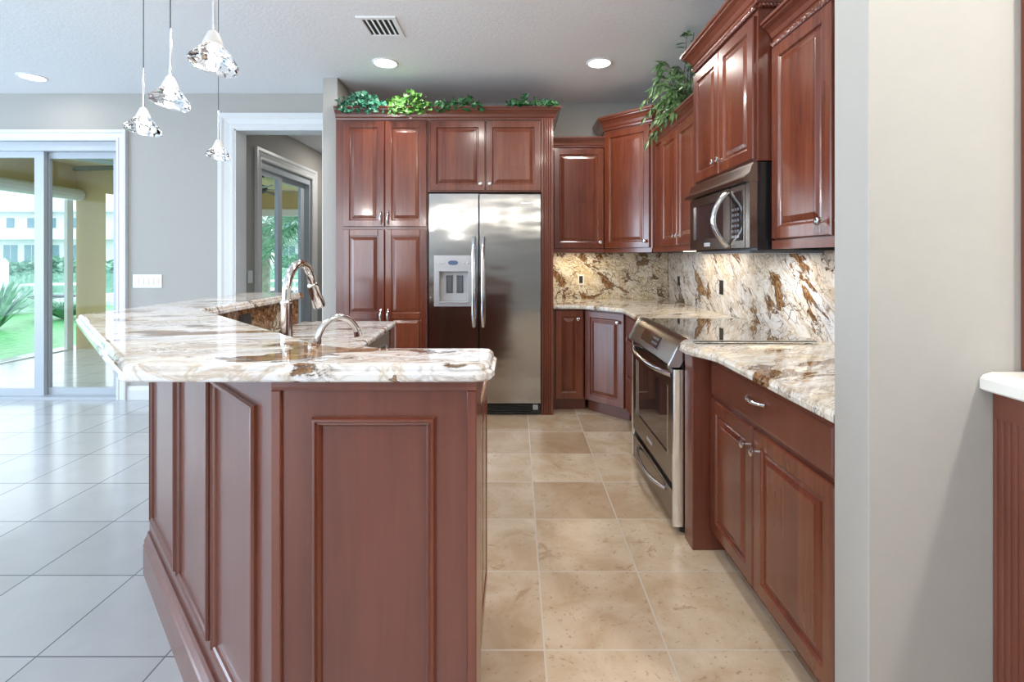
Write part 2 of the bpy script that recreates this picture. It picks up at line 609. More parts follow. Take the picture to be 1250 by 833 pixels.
def thing(name, label, cat, loc=(0, 0, 0), rotz=0.0, group=None):
    o = bpy.data.objects.new(name, None)
    COL.objects.link(o)
    o.location = loc
    o.rotation_euler = (0, 0, rotz)
    o.empty_display_size = 0.1
    o['label'] = label
    o['category'] = cat
    if group:
        o['group'] = group
    return o


def tag(o, label, cat, group=None, kind=None):
    o['label'] = label
    o['category'] = cat
    if group:
        o['group'] = group
    if kind:
        o['kind'] = kind
    return o


def struct(o, label=None):
    o['kind'] = 'structure'
    if label:
        o['label'] = label
    return o


def dup(root, loc, label=None, group=None):
    r = root.copy()
    COL.objects.link(r)
    r.location = loc
    if label:
        r['label'] = label
    if group:
        r['group'] = group
    for ch in list(root.children):
        c = ch.copy()
        COL.objects.link(c)
        c.parent = r
        for g in list(ch.children):
            e = g.copy()
            COL.objects.link(e)
            e.parent = c
    return r


def arc(cx, cy, r, a0, a1, n):
    return [(cx + r * cos(radians(a0 + (a1 - a0) * i / n)), cy + r * sin(radians(a0 + (a1 - a0) * i / n))) for i in range(n + 1)]


# ------------------------------------------------------------------ room shell
def boxes(*bs):
    m = MB()
    for b in bs:
        m.box(*b)
    return m


# floors: travertine in the kitchen, cream tile in the living area
K = [(1.9, -4.6), (1.9, 4.9), (-1.52, 4.9), (-1.42, 4.3), (-1.42, 2.03), (-0.45, 1.05), (-0.10, 1.05), (-0.10, -4.6)]
m = MB()
m.slab(K, [(0, -0.1), (0, 0.0)])
struct(m.build('floor', 'travertine'), 'beige travertine tile floor')
F = [(-8.6, -4.6), (-0.10, -4.6), (-0.10, 1.05), (-0.45, 1.05), (-1.42, 2.03), (-1.42, 4.3), (-1.52, 4.9), (-1.52, 8.6), (-2.75, 8.6), (-2.75, 4.40), (-8.6, 4.40)]
m = MB()
m.slab(F, [(0, -0.1), (0, 0.0)])
struct(m.build('floor', 'cream_tile'), 'pale cream tile floor of the living area')
m = boxes((-8.7, 2.0, -4.7, 4.85, CEIL, CEIL + 0.1), (-2.9, -1.5, 4.851, 8.7, CEIL, CEIL + 0.1))
struct(m.build('ceiling', 'ceiling'))

# kitchen walls
struct(boxes((-1.585, 1.60, 4.69, 4.84, 0, CEIL)).build('wall_back', 'wall'))
struct(boxes((1.46, 1.60, 1.208, 4.69, 0, CEIL)).build('wall_right', 'wall'))
struct(boxes((0.78, 1.78, 1.09, 1.207, 0, CEIL)).build('wall_end', 'wall', bevel=0.003), 'pale wall stub closing the kitchen run')
struct(boxes((1.72, 1.86, -4.6, 1.089, 0, CEIL)).build('wall_dining', 'wall'))
struct(boxes((-1.585, -1.464, 4.02, 4.689, 0, CEIL)).build('wall_pantry', 'wall', bevel=0.003))
# far wall of the living area with the sliding door and the hall opening
FX0, FX1 = -6.15, -3.575        # sliding door hole
HX0, HX1 = -2.519, -1.735       # hall opening
m = boxes((-8.6, FX0, 4.40, 4.55, 0, CEIL), (FX0, FX1, 4.40, 4.55, 2.315, CEIL), (FX1, HX0, 4.40, 4.55, 0, CEIL),
          (HX0, HX1, 4.40, 4.55, 2.418, CEIL), (HX1, -1.586, 4.40, 4.55, 0, CEIL))
struct(m.build('wall_far', 'wall'))
# hall behind the opening
DY0, DY1 = 5.28, 6.60
m = boxes((-2.90, -2.75, 4.551, DY0, 0, CEIL), (-2.90, -2.75, DY0, DY1, 2.32, CEIL), (-2.90, -2.75, DY1, 8.6, 0, CEIL))
struct(m.build('wall_hall', 'wall'))
struct(boxes((-2.75, -1.5, 8.45, 8.6, 0, CEIL), (-1.65, -1.5, 4.85, 8.45, 0, CEIL)).build('wall_hall_end', 'wall'))
# the open room behind the viewpoint
m = boxes((-8.6, 1.9, -4.75, -4.6, 0, CEIL))
struct(m.build('wall_rear', 'wall'))
m = boxes((-8.75, -8.6, -4.6, -2.5, 0, CEIL), (-8.75, -8.6, -2.5, 2.9, 0, 0.25), (-8.75, -8.6, -2.5, 2.9, 2.4, CEIL), (-8.75, -8.6, 2.9, 4.55, 0, CEIL))
struct(m.build('wall_left', 'wall'))

CAS = [(0, 0), (0, 0.012), (0.012, 0.018), (0.03, 0.018), (0.036, 0.013), (0.05, 0.016), (0.075, 0.020), (0.09, 0.030), (0.12, 0.030), (0.12, 0)]


def casing(name, x0, x1, zt, w, fn, bottom=0.0):
    pr = [(d * w / 0.12, h) for d, h in CAS]
    path = [(x1, bottom), (x1, zt), (x0, zt), (x0, bottom)]
    return struct(MB().sweep(path, pr, fn, 1).build(name, 'trim'))


casing('trim_1', FX0, FX1, 2.315, 0.095, lambda u, w, h: (u, 4.40 - h, w))
casing('trim_2', HX0, HX1, 2.418, 0.14, lambda u, w, h: (u, 4.40 - h, w))
struct(boxes((HX0 - 0.001, HX0 + 0.012, 4.39, 4.56, 0, 2.418), (HX0, HX1, 4.39, 4.56, 2.406, 2.4185)).build('trim_3', 'trim'))
casing('trim_4', DY0, DY1, 2.32, 0.12, lambda u, w, h: (-2.75 + h, u, w))
BASE = [(0, 0), (0.014, 0), (0.014, 0.085), (0.010, 0.10), (0.006, 0.115), (0, 0.12)]
struct(MB().sweep([(FX1 + 0.096, 4.40), (HX0 - 0.141, 4.40)], BASE, None, 1).build('baseboard_far', 'trim'))
struct(MB().sweep([(-2.75, DY0 - 0.121), (-2.75, 4.552)], BASE, None, -1).build('baseboard_hall', 'trim'))

# ------------------------------------------------------------------ sliding doors


def door_leaf(parent, x0, x1, y, z0, z1, st, fn):
    fr = MB()
    t = 0.035
    fr.box(x0, x0 + st, y, y + t, z0, z1)
    fr.box(x1 - st, x1, y, y + t, z0, z1)
    fr.box(x0 + st, x1 - st, y, y + t, z0, z0 + 0.06)
    fr.box(x0 + st, x1 - st, y, y + t, z1 - 0.055, z1)
    f = fr.build('sash', 'alu', parent, fn=fn)
    g = MB().box(x0 + st - 0.004, x1 - st + 0.004, y + 0.014, y + 0.020, z0 + 0.056, z1 - 0.051)
    g.build('glass_pane', 'glass', f, fn=fn)


d1 = struct(boxes((FX0, FX1, 4.425, 4.55, 2.232, 2.315), (FX1 - 0.03, FX1, 4.425, 4.55, 0.0, 2.232), (FX0, FX0 + 0.03, 4.425, 4.55, 0, 2.232), (FX0, FX1, 4.40, 4.55, 0.0, 0.018)).build('door_1', 'alu'), 'white sliding glass door to the covered patio')
door_leaf(d1, -4.365, FX1 - 0.03, 4.50, 0.018, 2.232, 0.085, None)
door_leaf(d1, -5.24, -4.285, 4.455, 0.018, 2.232, 0.085, None)
door_leaf(d1, FX0 + 0.03, -5.16, 4.50, 0.018, 2.232, 0.085, None)
fn2 = lambda p: (-2.75 - (p[1]), p[0], p[2])
d2 = MB()
for b in ((DY0, DY1, 0.02, 0.15, 2.24, 2.32), (DY0, DY0 + 0.03, 0.02, 0.15, 0, 2.24), (DY1 - 0.03, DY1, 0.02, 0.15, 0, 2.24), (DY0, DY1, 0, 0.15, 0, 0.018)):
    d2.box(*b)
d2 = struct(d2.build('door_2', 'alu', fn=fn2), 'sliding glass door in the hall wall')
door_leaf(d2, DY0 + 0.03, 5.87, 0.05, 0.018, 2.24, 0.10, fn2)
door_leaf(d2, 5.84, DY1 - 0.03, 0.09, 0.018, 2.24, 0.10, fn2)

# ------------------------------------------------------------------ covered patio outside
LF = [(-6.50, 4.551), (-2.901, 4.551), (-2.901, 9.8), (-5.5, 9.8), (-5.5, 7.2), (-6.50, 7.2)]
struct(MB().slab(LF, [(0, -0.14), (0, -0.012)]).build('floor_patio', 'lanai_tile'))
LZ = 2.56
m = MB()
m.box(-6.50, -6.20, 4.56, 4.75, -0.1, LZ)
m.box(-6.50, -6.20, 4.75, 6.93, 2.19, LZ)
struct(m.build('wall_patio_west', 'yellow'))
m = MB()
m.slab([(-6.21, 6.93), (-5.79, 6.93), (-6.05, 7.15), (-6.40, 7.15)], [(0, -0.1), (0, LZ)])
m.box(-5.79, -5.45, 6.93, 7.15, 2.17, LZ)
m.box(-5.45, -5.30, 6.93, 9.60, -0.1, LZ)
m.box(-5.30, -2.901, 9.60, 9.80, 2.17, LZ)
struct(m.build('wall_patio_north', 'yellow'))
struct(boxes((-6.6, -2.9, 4.551, 9.85, LZ, LZ + 0.12)).build('ceiling_patio', 'yellow_ceiling'))
# rolled up storm shutters above the openings
sh = thing('shutter_box', 'white rolled shutter housing above the patio opening to the lawn', 'shutter box', (-6.18, 4.76, 2.07))
m = MB().extr([(0, 0), (0.0, 0.12), (-0.0, 0.12)], 0, 0.01)
pr = [(0.0, 0.0), (0.08, 0.0), (0.125, 0.03), (0.14, 0.075), (0.125, 0.12), (0.08, 0.15), (0.0, 0.15)]
m = MB().rings([[(x, yy, z) for x, z in pr] for yy in (0.0, 2.13)])
m.build('housing', 'white_paint', sh)
boxes((-0.06, -0.015, 2.02, 2.11, -2.14, 0.0), (-0.06, -0.015, 0.02, 0.06, -2.14, 0.0), (-0.06, -0.015, 0.06, 2.02, -2.14, -2.07)).build('guide_frame', 'white_paint', sh)
sh2 = thing('shutter_box', 'pale shutter housing over the far patio opening seen through the hall door', 'shutter box', (-5.28, 9.50, 2.07))
boxes((0, 2.36, 0.0, 0.10, 0, 0.14)).build('housing', 'white_paint', sh2, bevel=0.02)
boxes((0.0, 0.05, 0.105, 0.16, -2.08, 0.10), (2.31, 2.36, 0.105, 0.16, -2.08, 0.10), (0.05, 2.31, 0.105, 0.16, -2.08, -2.03)).build('guide_frame', 'white_paint', sh2)


def fan(loc, label, rz, pale):
    t = thing('ceiling_fan', label, 'ceiling fan', loc, rz)
    m = MB().lathe([(0.012, 0), (0.012, 0.14)], (0, 0, 0.05), 12)
    m.lathe([(0.07, 0.0), (0.06, 0.03), (0.03, 0.05)], (0, 0, 0.17), 16)
    m.build('downrod', 'fan_dark', t, True)
    MB().lathe([(0.05, -0.08), (0.10, -0.05), (0.115, 0.0), (0.09, 0.04), (0.03, 0.06)], (0, 0, 0), 20).build('motor', 'fan_dark', t, True)
    for k in range(5):
        a = 2 * pi * k / 5
        ca, sa = cos(a), sin(a)
        rr = []
        for s, w in ((0.10, 0.03), (0.22, 0.055), (0.45, 0.075), (0.62, 0.068), (0.72, 0.035), (0.745, 0.008)):
            ring = []
            for (u, dz) in ((-w, -0.010), (w, 0.010), (w, 0.018), (-w, -0.002)):
                ring.append((s * ca - u * sa, s * sa + u * ca, -0.02 + dz - 0.03 * (s / 0.75) ** 2))
            rr.append(ring)
        MB().rings(rr).build('blade', 'fan_light' if k in pale else 'fan_dark', t)
    return t


fan((-4.38, 5.75, 2.335), 'dark bladed ceiling fan on the patio ceiling behind the sliding door', radians(186), (1, 4))
fan((-3.95, 7.55, 2.335), 'ceiling fan with pale blades seen through the hall door glass', radians(20), (0, 4, 3))

# ------------------------------------------------------------------ garden, canal and houses
random.seed(5)
m = MB()
m.slab([(-14, 3.0), (-6.51, 3.0), (-6.51, 7.21), (-5.51, 7.21), (-5.51, 9.86), (-1.0, 9.86), (-1.0, 14.0), (-14, 14.0)], [(0, -0.4), (0, -0.1)])
tag(m.build('lawn', 'grass'), 'bright green lawn outside the patio openings', 'lawn', kind='stuff')
struct(boxes((-130, 30, 14.31, 33.9, -1.3, -1.2), (-130, -14.31, -6, 14.3, -1.3, -1.2)).build('floor_canal', 'water'), 'pale canal water')
tag(boxes((-14.3, -14.01, 3, 14.3, -1.2, 0.02), (-14.01, -1.0, 14.01, 14.3, -1.2, 0.02)).build('seawall', 'white_paint'), 'white seawall cap between lawn and canal', 'seawall')


def blade_tuft(name, label, loc, n, h, spread, mat, w=0.02, group=None, droop=0.5):
    m = MB()
    for k in range(n):
        a = random.uniform(0, 2 * pi)
        hh = h * random.uniform(0.6, 1.1)
        s = spread * random.uniform(0.3, 1.0)
        pts = []
        for j in range(5):
            t = j / 4
            rad = s * t + 0.0
            pts.append((cos(a) * (rad + .05), sin(a) * (rad + .05), hh * (t - droop * t * t * 0.6)))
        rr = []
        for j, p in enumerate(pts):
            ww = w * (1 - (j / 4) ** 2 * 0.92)
            rr.append([(p[0] - sin(a) * ww, p[1] + cos(a) * ww, p[2]), (p[0] + sin(a) * ww, p[1] - cos(a) * ww, p[2]), (p[0], p[1], p[2] + ww * .6)])
        m.rings(rr)
    o = m.build(name, mat, loc=None)
    o.location = loc
    return tag(o, label, 'plant', group)


blade_tuft('spiky_plant', 'spiky green clump on the lawn at the left edge of the view', (-9.9, 9.3, -0.1), 150, 1.25, 0.75, 'shrub_dark', 0.028)
blade_tuft('ornamental_grass', 'soft drooping grass mound on the lawn right of the spiky clump', (-10.1, 11.0, -0.1), 420, 0.95, 1.0, 'shrub', 0.012, None, 1.0)
blade_tuft('ornamental_grass', 'low grass mound behind the frame of the patio opening', (-12.4, 11.9, -0.1), 260, 0.8, 1.0, 'shrub', 0.014, None, 1.0)
blade_tuft('garden_shrub', 'low green bush on the lawn seen through the left hall door pane', (-5.5, 10.9, -0.1), 200, 0.75, 0.45, 'grass', 0.03)
blade_tuft('garden_shrub', 'low green bush on the lawn seen through the right hall door pane', (-4.5, 10.3, -0.1), 200, 0.6, 0.4, 'grass', 0.03)


def palm(loc, h, label, r=1.5):
    t = thing('palm_tree', label, 'palm tree', loc)
    m = MB().tube([(0, 0, 0), (0.05, 0, h * .5), (0.02, 0.05, h)], [0.17, 0.13, 0.12], 10)
    m.build('trunk', 'trunk', t, True)
    m = MB()
    for k in range(46):
        a = random.uniform(0, 2 * pi)
        el = random.uniform(-0.5, 1.2)
        pts = [Vector((0, 0, h))]
        for j in range(1, 5):
            s = r * j / 4
            pts.append(Vector((cos(a) * s * cos(el * .6), sin(a) * s * cos(el * .6), h + s * sin(el) - 0.45 * (s / r) ** 2 * r)))
        for q in range(9):
            j = 1 + q * 3 / 9
            i0 = int(j)
            p = pts[i0].lerp(pts[min(i0 + 1, 4)], j - i0)
            for sg in (-1, 1):
                dx = Vector((-sin(a) * sg, cos(a) * sg, -0.6)) * 0.32 + Vector((cos(a), sin(a), -0.2)) * 0.25
                e = p + dx
                w = Vector((cos(a), sin(a), 0)) * 0.03
                m.add([p - w, p + w, e, p + Vector((0, 0, 0.02))], [(0, 1, 2), (1, 3, 2), (3, 0, 2), (0, 3, 1)])
    m.build('fronds', 'shrub_dark', t)
    return t


palm((-6.9, 13.4, -0.1), 2.3, 'palm tree with drooping fronds seen through the left hall door pane', 1.3)
palm((-4.75, 11.1, -0.1), 2.2, 'palm tree with drooping fronds seen through the right hall door pane', 1.3)

# boats, posts and dock in the canal
def boat(loc, rz, label, s=1.0):
    t = thing('motor_boat', label, 'boat', loc, rz)
    rr = []
    for x, w, d, top in ((-2.6, 0.85, 0.45, 0.55), (-1.0, 0.95, 0.5, 0.6), (1.0, 0.9, 0.45, 0.72), (2.2, 0.5, 0.3, 0.85), (2.9, 0.05, 0.1, 0.95)):
        rr.append([(x, -w, top), (x, -w * .7, -d * .3), (x, 0, -d), (x, w * .7, -d * .3), (x, w, top)])
    MB().rings([[(s * p[0], s * p[1], s * p[2]) for p in r] for r in rr]).build('hull', 'white_paint', t)
    boxes((-1.2 * s, 0.6 * s, -0.5 * s, 0.5 * s, 0.58 * s, 0.78 * s)).build('console', 'dark_grey', t, bevel=0.05)
    boxes((-1.5 * s, 0.8 * s, -0.7 * s, 0.7 * s, 1.25 * s, 1.31 * s)).build('canopy', 'white_paint', t, bevel=0.02)
    for x in (-1.4, 0.7):
        for y in (-0.6, 0.6):
            MB().tube([(x * s, y * s, 0.6 * s), (x * s, y * s, 1.25 * s)], 0.03, 6).build('canopy_post', 'white_paint', t)
    return t


boat((-16.9, 18.4, -0.75), radians(20), 'white motor boat moored beyond the lawn behind the sliding door', 0.8)
boat((-9.5, 20.0, -0.7), radians(10), 'white boat on a lift seen through the hall door', 0.8)
for x, y, h, lab in ((-16.95, 16.25, 2.3, 'white mooring post at the left edge of the view'), (-19.9, 20.6, 2.3, 'white mooring post beside the moored boat')):
    tag(MB().lathe([(0.12, 0), (0.12, h), (0.05, h + 0.12)], (0, 0, 0), 12).build('mooring_post', 'white_paint', loc=None), lab, 'post')
    o = COL.objects[-1] if False else bpy.context.scene.objects[[k for k in bpy.context.scene.objects.keys() if k.startswith('mooring_post')][-1]]
    o.location = (x, y, -1.2)
dk = thing('dock', 'grey wooden dock in front of the moored boat', 'dock', (-14.3, 14.9, -1.2))
boxes((-3.0, 0.6, 0.2, 0.9, 0.85, 0.95)).build('deck', 'dock', dk)
for k in range(4):
    MB().lathe([(0.08, 0.0), (0.08, 0.84)], (-2.8 + k, 0.5, 0), 8).build('pile', 'dock', dk)
struct(boxes((-130, -22, 34, 80, -1.2, 0.2), (-22, 30, 40, 80, -1.2, 0.2)).build('ground_bank', 'shrub'), 'far green canal bank')


def hedge(loc, L_, label, n=500, h=1.6):
    m = MB()
    for k in range(n):
        x, y = random.uniform(-L_ / 2, L_ / 2), random.uniform(-0.8, 0.8)
        z = random.uniform(0.05, h) * (0.75 + 0.25 * sin(x * 1.3) * cos(x * .5))
        s = random.uniform(0.2, 0.42)
        a, b = random.uniform(0, 6.3), random.uniform(-1, 1)
        u = Vector((cos(a), sin(a), b)).normalized() * s
        w = u.cross(Vector((0, 0.3, 1))).normalized() * s * .6
        c = Vector((x, y, z))
        m.add([c - u, c + w, c + u, c - w, c + u.cross(w).normalized() * .12], [(0, 1, 4), (1, 2, 4), (2, 3, 4), (3, 0, 4), (3, 2, 1, 0)])
    o = m.build('hedge', 'shrub')
    o.location = loc
    return tag(o, label, 'hedge')


hedge((-34, 34.5, 0.15), 16, 'green hedge on the far bank in front of the pale house', 620, 1.3)
hedge((-16.0, 43, 0.2), 10, 'green hedge on the far bank seen through the hall door', 500, 1.8)


def house(loc, w, d, label, rz=0.0):
    t = thing('canal_house', label, 'house', loc, rz)
    boxes((0, w, 0, d, 0, 3.1), (0.3, w - 0.3, 0.3, d, 3.3, 6.2)).build('wall', 'house', t)
    boxes((-0.3, w + 0.3, -1.2, 0.29, 3.1, 3.32), (-0.3, w + 0.3, -1.2, -1.1, 3.32, 4.2)).build('balcony', 'white_paint', t)
    rr = [[(-0.5, -0.5, 6.2), (w + 0.5, -0.5, 6.2), (w + 0.5, d + 0.5, 6.2), (-0.5, d + 0.5, 6.2)], [(-0.5, -0.5, 6.4), (w + 0.5, -0.5, 6.4), (w + 0.5, d + 0.5, 6.4), (-0.5, d + 0.5, 6.4)],
          [(w * .32, d * .5, 8.6), (w * .68, d * .5, 8.6), (w * .68, d * .55, 8.6), (w * .32, d * .55, 8.6)]]
    MB().rings(rr).build('roof', 'house_roof', t)
    n = int(w / 2.6)
    for k in range(n):
        x = 1.0 + k * (w - 2.0) / n
        f = boxes((x, x + 1.1, 0.18, 0.30, 4.35, 5.7)).build('window', 'white_paint', t)
        boxes((x + .1, x + 1.0, 0.14, 0.18, 4.45, 5.6)).build('pane', 'house_glass', f)
        f = boxes((x - .1, x + 1.7, -0.06, 0.0, 0.1, 2.6)).build('window', 'white_paint', t)
        boxes((x, x + 0.75, -0.10, -0.06, 0.15, 2.5), (x + .85, x + 1.6, -0.10, -0.06, 0.15, 2.5)).build('pane', 'house_glass', f)
    return t


house((-66.5, 56, 0.2), 21, 10, 'pale two storey house across the canal behind the sliding door')
house((-43.5, 57, 0.2), 9, 8, 'pale two storey house right of the first, by the patio column')
house((-30.5, 62, 0.2), 18, 9, 'pale two storey house beyond the palms in the hall door')

# ------------------------------------------------------------------ cabinet parts
DOOR = [(0, 0), (0, 0.015), (0.004, 0.020), (0.050, 0.020), (0.053, 0.0185), (0.056, 0.013), (0.060, 0.0105), (0.066, 0.0105), (0.071, 0.0135), (0.088, 0.0180), (0.091, 0.0195)]
DRAWER = [(0, 0), (0, 0.012), (0.003, 0.015), (0.010, 0.016), (0.014, 0.020)]


def knob_at(parent, x, z, y=-0.02):
    m = MB().lathe([(0.005, 0), (0.0045, -0.012), (0.010, -0.016), (0.0145, -0.021), (0.0145, -0.026), (0.008, -0.029)], (0, 0, 0), 16, 'y')
    m.build('knob', 'chrome', parent, True, loc=None).location = (x, y, z)


def pull_at(parent, x, z, ln, vertical=True, y=-0.02):
    m = MB()
    pts = []
    rs = []
    for i in range(13):
        t = -1 + 2 * i / 12
        out = 0.026 * (1 - abs(t) ** 3.0)
        q = t * ln / 2
        pts.append((0, -out - 0.001, q) if vertical else (q, -out - 0.001, 0))
        rs.append(0.0045 + 0.0025 * (1 - t * t))
    rs[0] = rs[-1] = 0.007
    m.tube(pts, rs, 10)
    m.build('handle', 'chrome', parent, True).location = (x, y, z)


def cab_door(parent, x0, x1, z0, z1, knob=None, pull=None, loops=DOOR, double=None):
    m = MB()
    if double is None:
        m.panel(x0, x1, z0, z1, loops)
    else:
        fr = MB()
        m.panel(x0, x1, z0, z1, [(0, 0), (0, 0.006), (0.002, 0.008)])
        s = 0.052
        for b in ((x0 + .001, x0 + s, z0 + .001, z1 - .001), (x1 - s, x1 - .001, z0 + .001, z1 - .001)):
            m.panel(b[0], b[1], b[2], b[3], [(0, 0.007), (0, 0.0165), (0.0035, 0.020)])
        for za, zb in ((z0 + .001, z0 + s), (double - s / 2, double + s / 2), (z1 - s, z1 - .001)):
            m.panel(x0 + s, x1 - s, za, zb, [(0, 0.007), (0, 0.0165), (0.0035, 0.020)])
        for za, zb in ((z0 + s, double - s / 2), (double + s / 2, z1 - s)):
            m.panel(x0 + s, x1 - s, za, zb, [(0.008, 0.008), (0.010, 0.0105), (0.014, 0.0125), (0.032, 0.0180), (0.035, 0.0195)])
    d = m.build('door', 'wood', parent)
    if knob:
        knob_at(d, *knob)
    if pull:
        pull_at(d, *pull)
    return d


def cab_drawer(parent, x0, x1, z0, z1, pull=None, knob=None):
    d = MB().panel(x0, x1, z0, z1, DRAWER).build('drawer', 'wood_plain', parent)
    if pull:
        pull_at(d, *pull)
    if knob:
        knob_at(d, *knob)
    return d


def crown_prof(h, out):
    return [(0, 0), (0.010, 0), (0.012, 0.010 * h / .1), (0.010, 0.016 * h / .1), (0.016, 0.022 * h / .1), (0.022 * out / .06, 0.042 * h / .1), (0.036 * out / .06, 0.062 * h / .1),
            (0.050 * out / .06, 0.074 * h / .1), (0.052 * out / .06, 0.082 * h / .1), (out, 0.086 * h / .1), (out, h), (0, h)]


def crown(parent, path, z, h=0.1, out=0.06, side=1):
    MB().sweep(path, crown_prof(h, out), lambda u, w, hh: (u, w, z + hh), side).build('crown_moulding', 'wood_plain', parent)


def rope(parent, p0, p1, r=0.008):
    p0, p1 = Vector(p0), Vector(p1)
    ln = (p1 - p0).length
    n = int(ln / 0.0035)
    t = (p1 - p0).normalized()
    b = Vector((0, 0, 1))
    a = t.cross(b).normalized()
    rr = []
    for i in range(n + 1):
        c = p0 + t * ln * i / n
        ring = []
        for k in range(10):
            th = 2 * pi * k / 10
            q = r * (1 + 0.40 * sin(2 * th + 2 * pi * i * 0.0035 / 0.016))
            ring.append(tuple(c + (a * cos(th) + b * sin(th)) * q))
        rr.append(ring)
    MB().rings(rr).build('rope_moulding', 'wood_plain', parent, True)


def to_local(poly, o, rz):
    ca, sa = cos(-rz), sin(-rz)
    return [((x - o[0]) * ca - (y - o[1]) * sa, (x - o[0]) * sa + (y - o[1]) * ca) for x, y in poly]


RR = -pi / 2          # faces the aisle (right hand run)
DG = -pi / 4          # diagonal corner

# ---- pantry and refrigerator wall (front at Y = 3.98)
FY = 3.98
pt = thing('pantry_cabinet', 'tall cherry pantry cabinet with four doors left of the refrigerator', 'cabinet', (-1.462, FY, 0))
PW = 0.744
boxes((0, PW, 0, 0.68, 0.10, 2.40), (0, PW, 0.06, 0.68, 0, 0.10)).build('carcass', 'wood_plain', pt)
cab_door(pt, 0.062, 0.396, 1.518, 2.372, pull=(0.370, 1.59, 0.10))
cab_door(pt, 0.402, 0.738, 1.518, 2.372, pull=(0.428, 1.59, 0.10))
cab_door(pt, 0.062, 0.396, 0.11, 1.496, pull=(0.370, 0.80, 0.10), double=0.80)
cab_door(pt, 0.402, 0.738, 0.11, 1.496, pull=(0.428, 0.80, 0.10), double=0.80)
crown(pt, [(0, 0), (PW, 0)], 2.385, 0.095, 0.06)

fc = thing('refrigerator_cabinet', 'cherry cabinet with two square doors above the refrigerator', 'cabinet', (-0.716, FY, 0))
boxes((0, 1.012, 0, 0.68, 1.80, 2.40)).build('carcass', 'wood_plain', fc)
cab_door(fc, 0.018, 0.462, 1.808, 2.372, knob=(0.428, 1.862))
cab_door(fc, 0.470, 0.912, 1.808, 2.372, knob=(0.502, 1.862))
# fluted end panel on the floor
pr = [(0.918, 0.68), (0.918, -0.02)]
for k in range(4):
    c = 0.937 + k * 0.0175
    pr += [(c - 0.005, -0.02), (c, -0.014), (c + 0.005, -0.02)]
pr += [(1.012, -0.02), (1.012, 0.68)]
m = MB().rings([[(x, y, z) for x, y in pr] for z in (0.0, 1.80)])
m.rings([[(x, y, z) for x, y in pr[1:-1]] + [(1.012, -0.001, z), (0.918, -0.001, z)] for z in (1.80, 2.385)])
m.build('end_panel', 'wood_plain', fc)
crown(fc, [(0.001, 0), (1.013, 0), (1.013, 0.66)], 2.385, 0.095, 0.06)

# ---- refrigerator
fr = thing('refrigerator', 'stainless steel side by side refrigerator with ice dispenser', 'refrigerator', (-0.700, 3.93, 0))
boxes((0.004, 0.892, 0.062, 0.72, 0.02, 1.77)).build('body', 'dark_grey', fr)
RX0, RX1, RZ0, RZ1 = 0.082, 0.317, 0.905, 1.16
m = MB()
for b in ((0.0, 0.394, 0, 0.06, RZ1, 1.78), (0.0, 0.394, 0, 0.06, 0.10, RZ0), (0.0, RX0, 0, 0.06, RZ0, RZ1), (RX1, 0.394, 0, 0.06, RZ0, RZ1)):
    m.box(*b)
fd = m.build('freezer_door', 'fridge_steel', fr)
m = MB()
m.panel(0.401, 0.896, 0.10, 1.78, [(0, 0), (0, 0.055), (0.004, 0.06)], 0.06)
rd = m.build('refrigerator_door', 'fridge_steel', fr)


def fridge_handle(p, x):
    pts = []
    for i in range(17):
        t = -1 + 2 * i / 16
        pts.append((x, -0.012 - 0.048 * (1 - abs(t) ** 6), 1.075 + t * 0.355))
    MB().tube(pts, 0.0145, 12).build('handle', 'bright_steel', p, True)


fridge_handle(fd, 0.360)
fridge_handle(rd, 0.434)
m = MB()
for b in ((0.042, RX0, -0.014, 0.0, 0.88, 1.286), (RX1, 0.347, -0.014, 0.0, 0.88, 1.286), (RX0, RX1, -0.014, 0, RZ1, 1.286), (RX0, RX1, -0.014, 0, 0.88, RZ0)):
    m.box(*b)
dp = m.build('dispenser', 'disp_grey', fr)
boxes((RX0, RX1, 0.048, 0.056, RZ0, RZ1), (RX0, RX0 + .004, 0.0, 0.048, RZ0, RZ1), (RX1 - .004, RX1, 0, 0.048, RZ0, RZ1), (RX0, RX1, 0, 0.048, RZ1 - .004, RZ1)).build('recess_lining', 'disp_light', dp)
boxes((RX0 + .004, RX1 - .004, -0.022, 0.048, RZ0, RZ0 + 0.014)).build('drip_tray', 'disp_grey', dp, bevel=0.003)
for x in (0.158, 0.242):
    MB().panel(x - 0.026, x + 0.026, 0.985, 1.125, [(0, 0), (0, 0.01), (0.008, 0.018), (0.012, 0.018), (0.016, 0.014)], 0.047).build('paddle', 'dark_grey', dp)
ring = []
for y in (-0.014, -0.019):
    ring.append([(0.195 + 0.040 * cos(2 * pi * k / 24), y, 1.228 + 0.018 * sin(2 * pi * k / 24) * (1.1 if abs(sin(2 * pi * k / 24)) < .9 else 1)) for k in range(24)])
MB().rings(ring).build('display', 'blue_lcd', dp)
for x in (0.078, 0.112, 0.278, 0.312):
    MB().lathe([(0.011, -0.014), (0.011, -0.018), (0.008, -0.020)], (x, 0, 1.225), 14, 'y').build('button', 'disp_light', dp)
boxes((0.0, 0.896, 0.030, 0.05, 0.012, 0.092)).build('kick_grille', 'rubber', fr)
gb = MB()
for k in range(4):
    gb.box(0.01, 0.83, 0.022, 0.030, 0.020 + k * 0.018, 0.029 + k * 0.018)
gb.build('grille_slats', 'black', fr)
boxes((0.832, 0.872, 0.018, 0.030, 0.045, 0.085)).build('filter_cap', 'disp_grey', fr, bevel=0.003)
boxes((0.735, 0.825, -0.003, 0.0, 1.700, 1.712)).build('badge', 'bright_steel', rd)

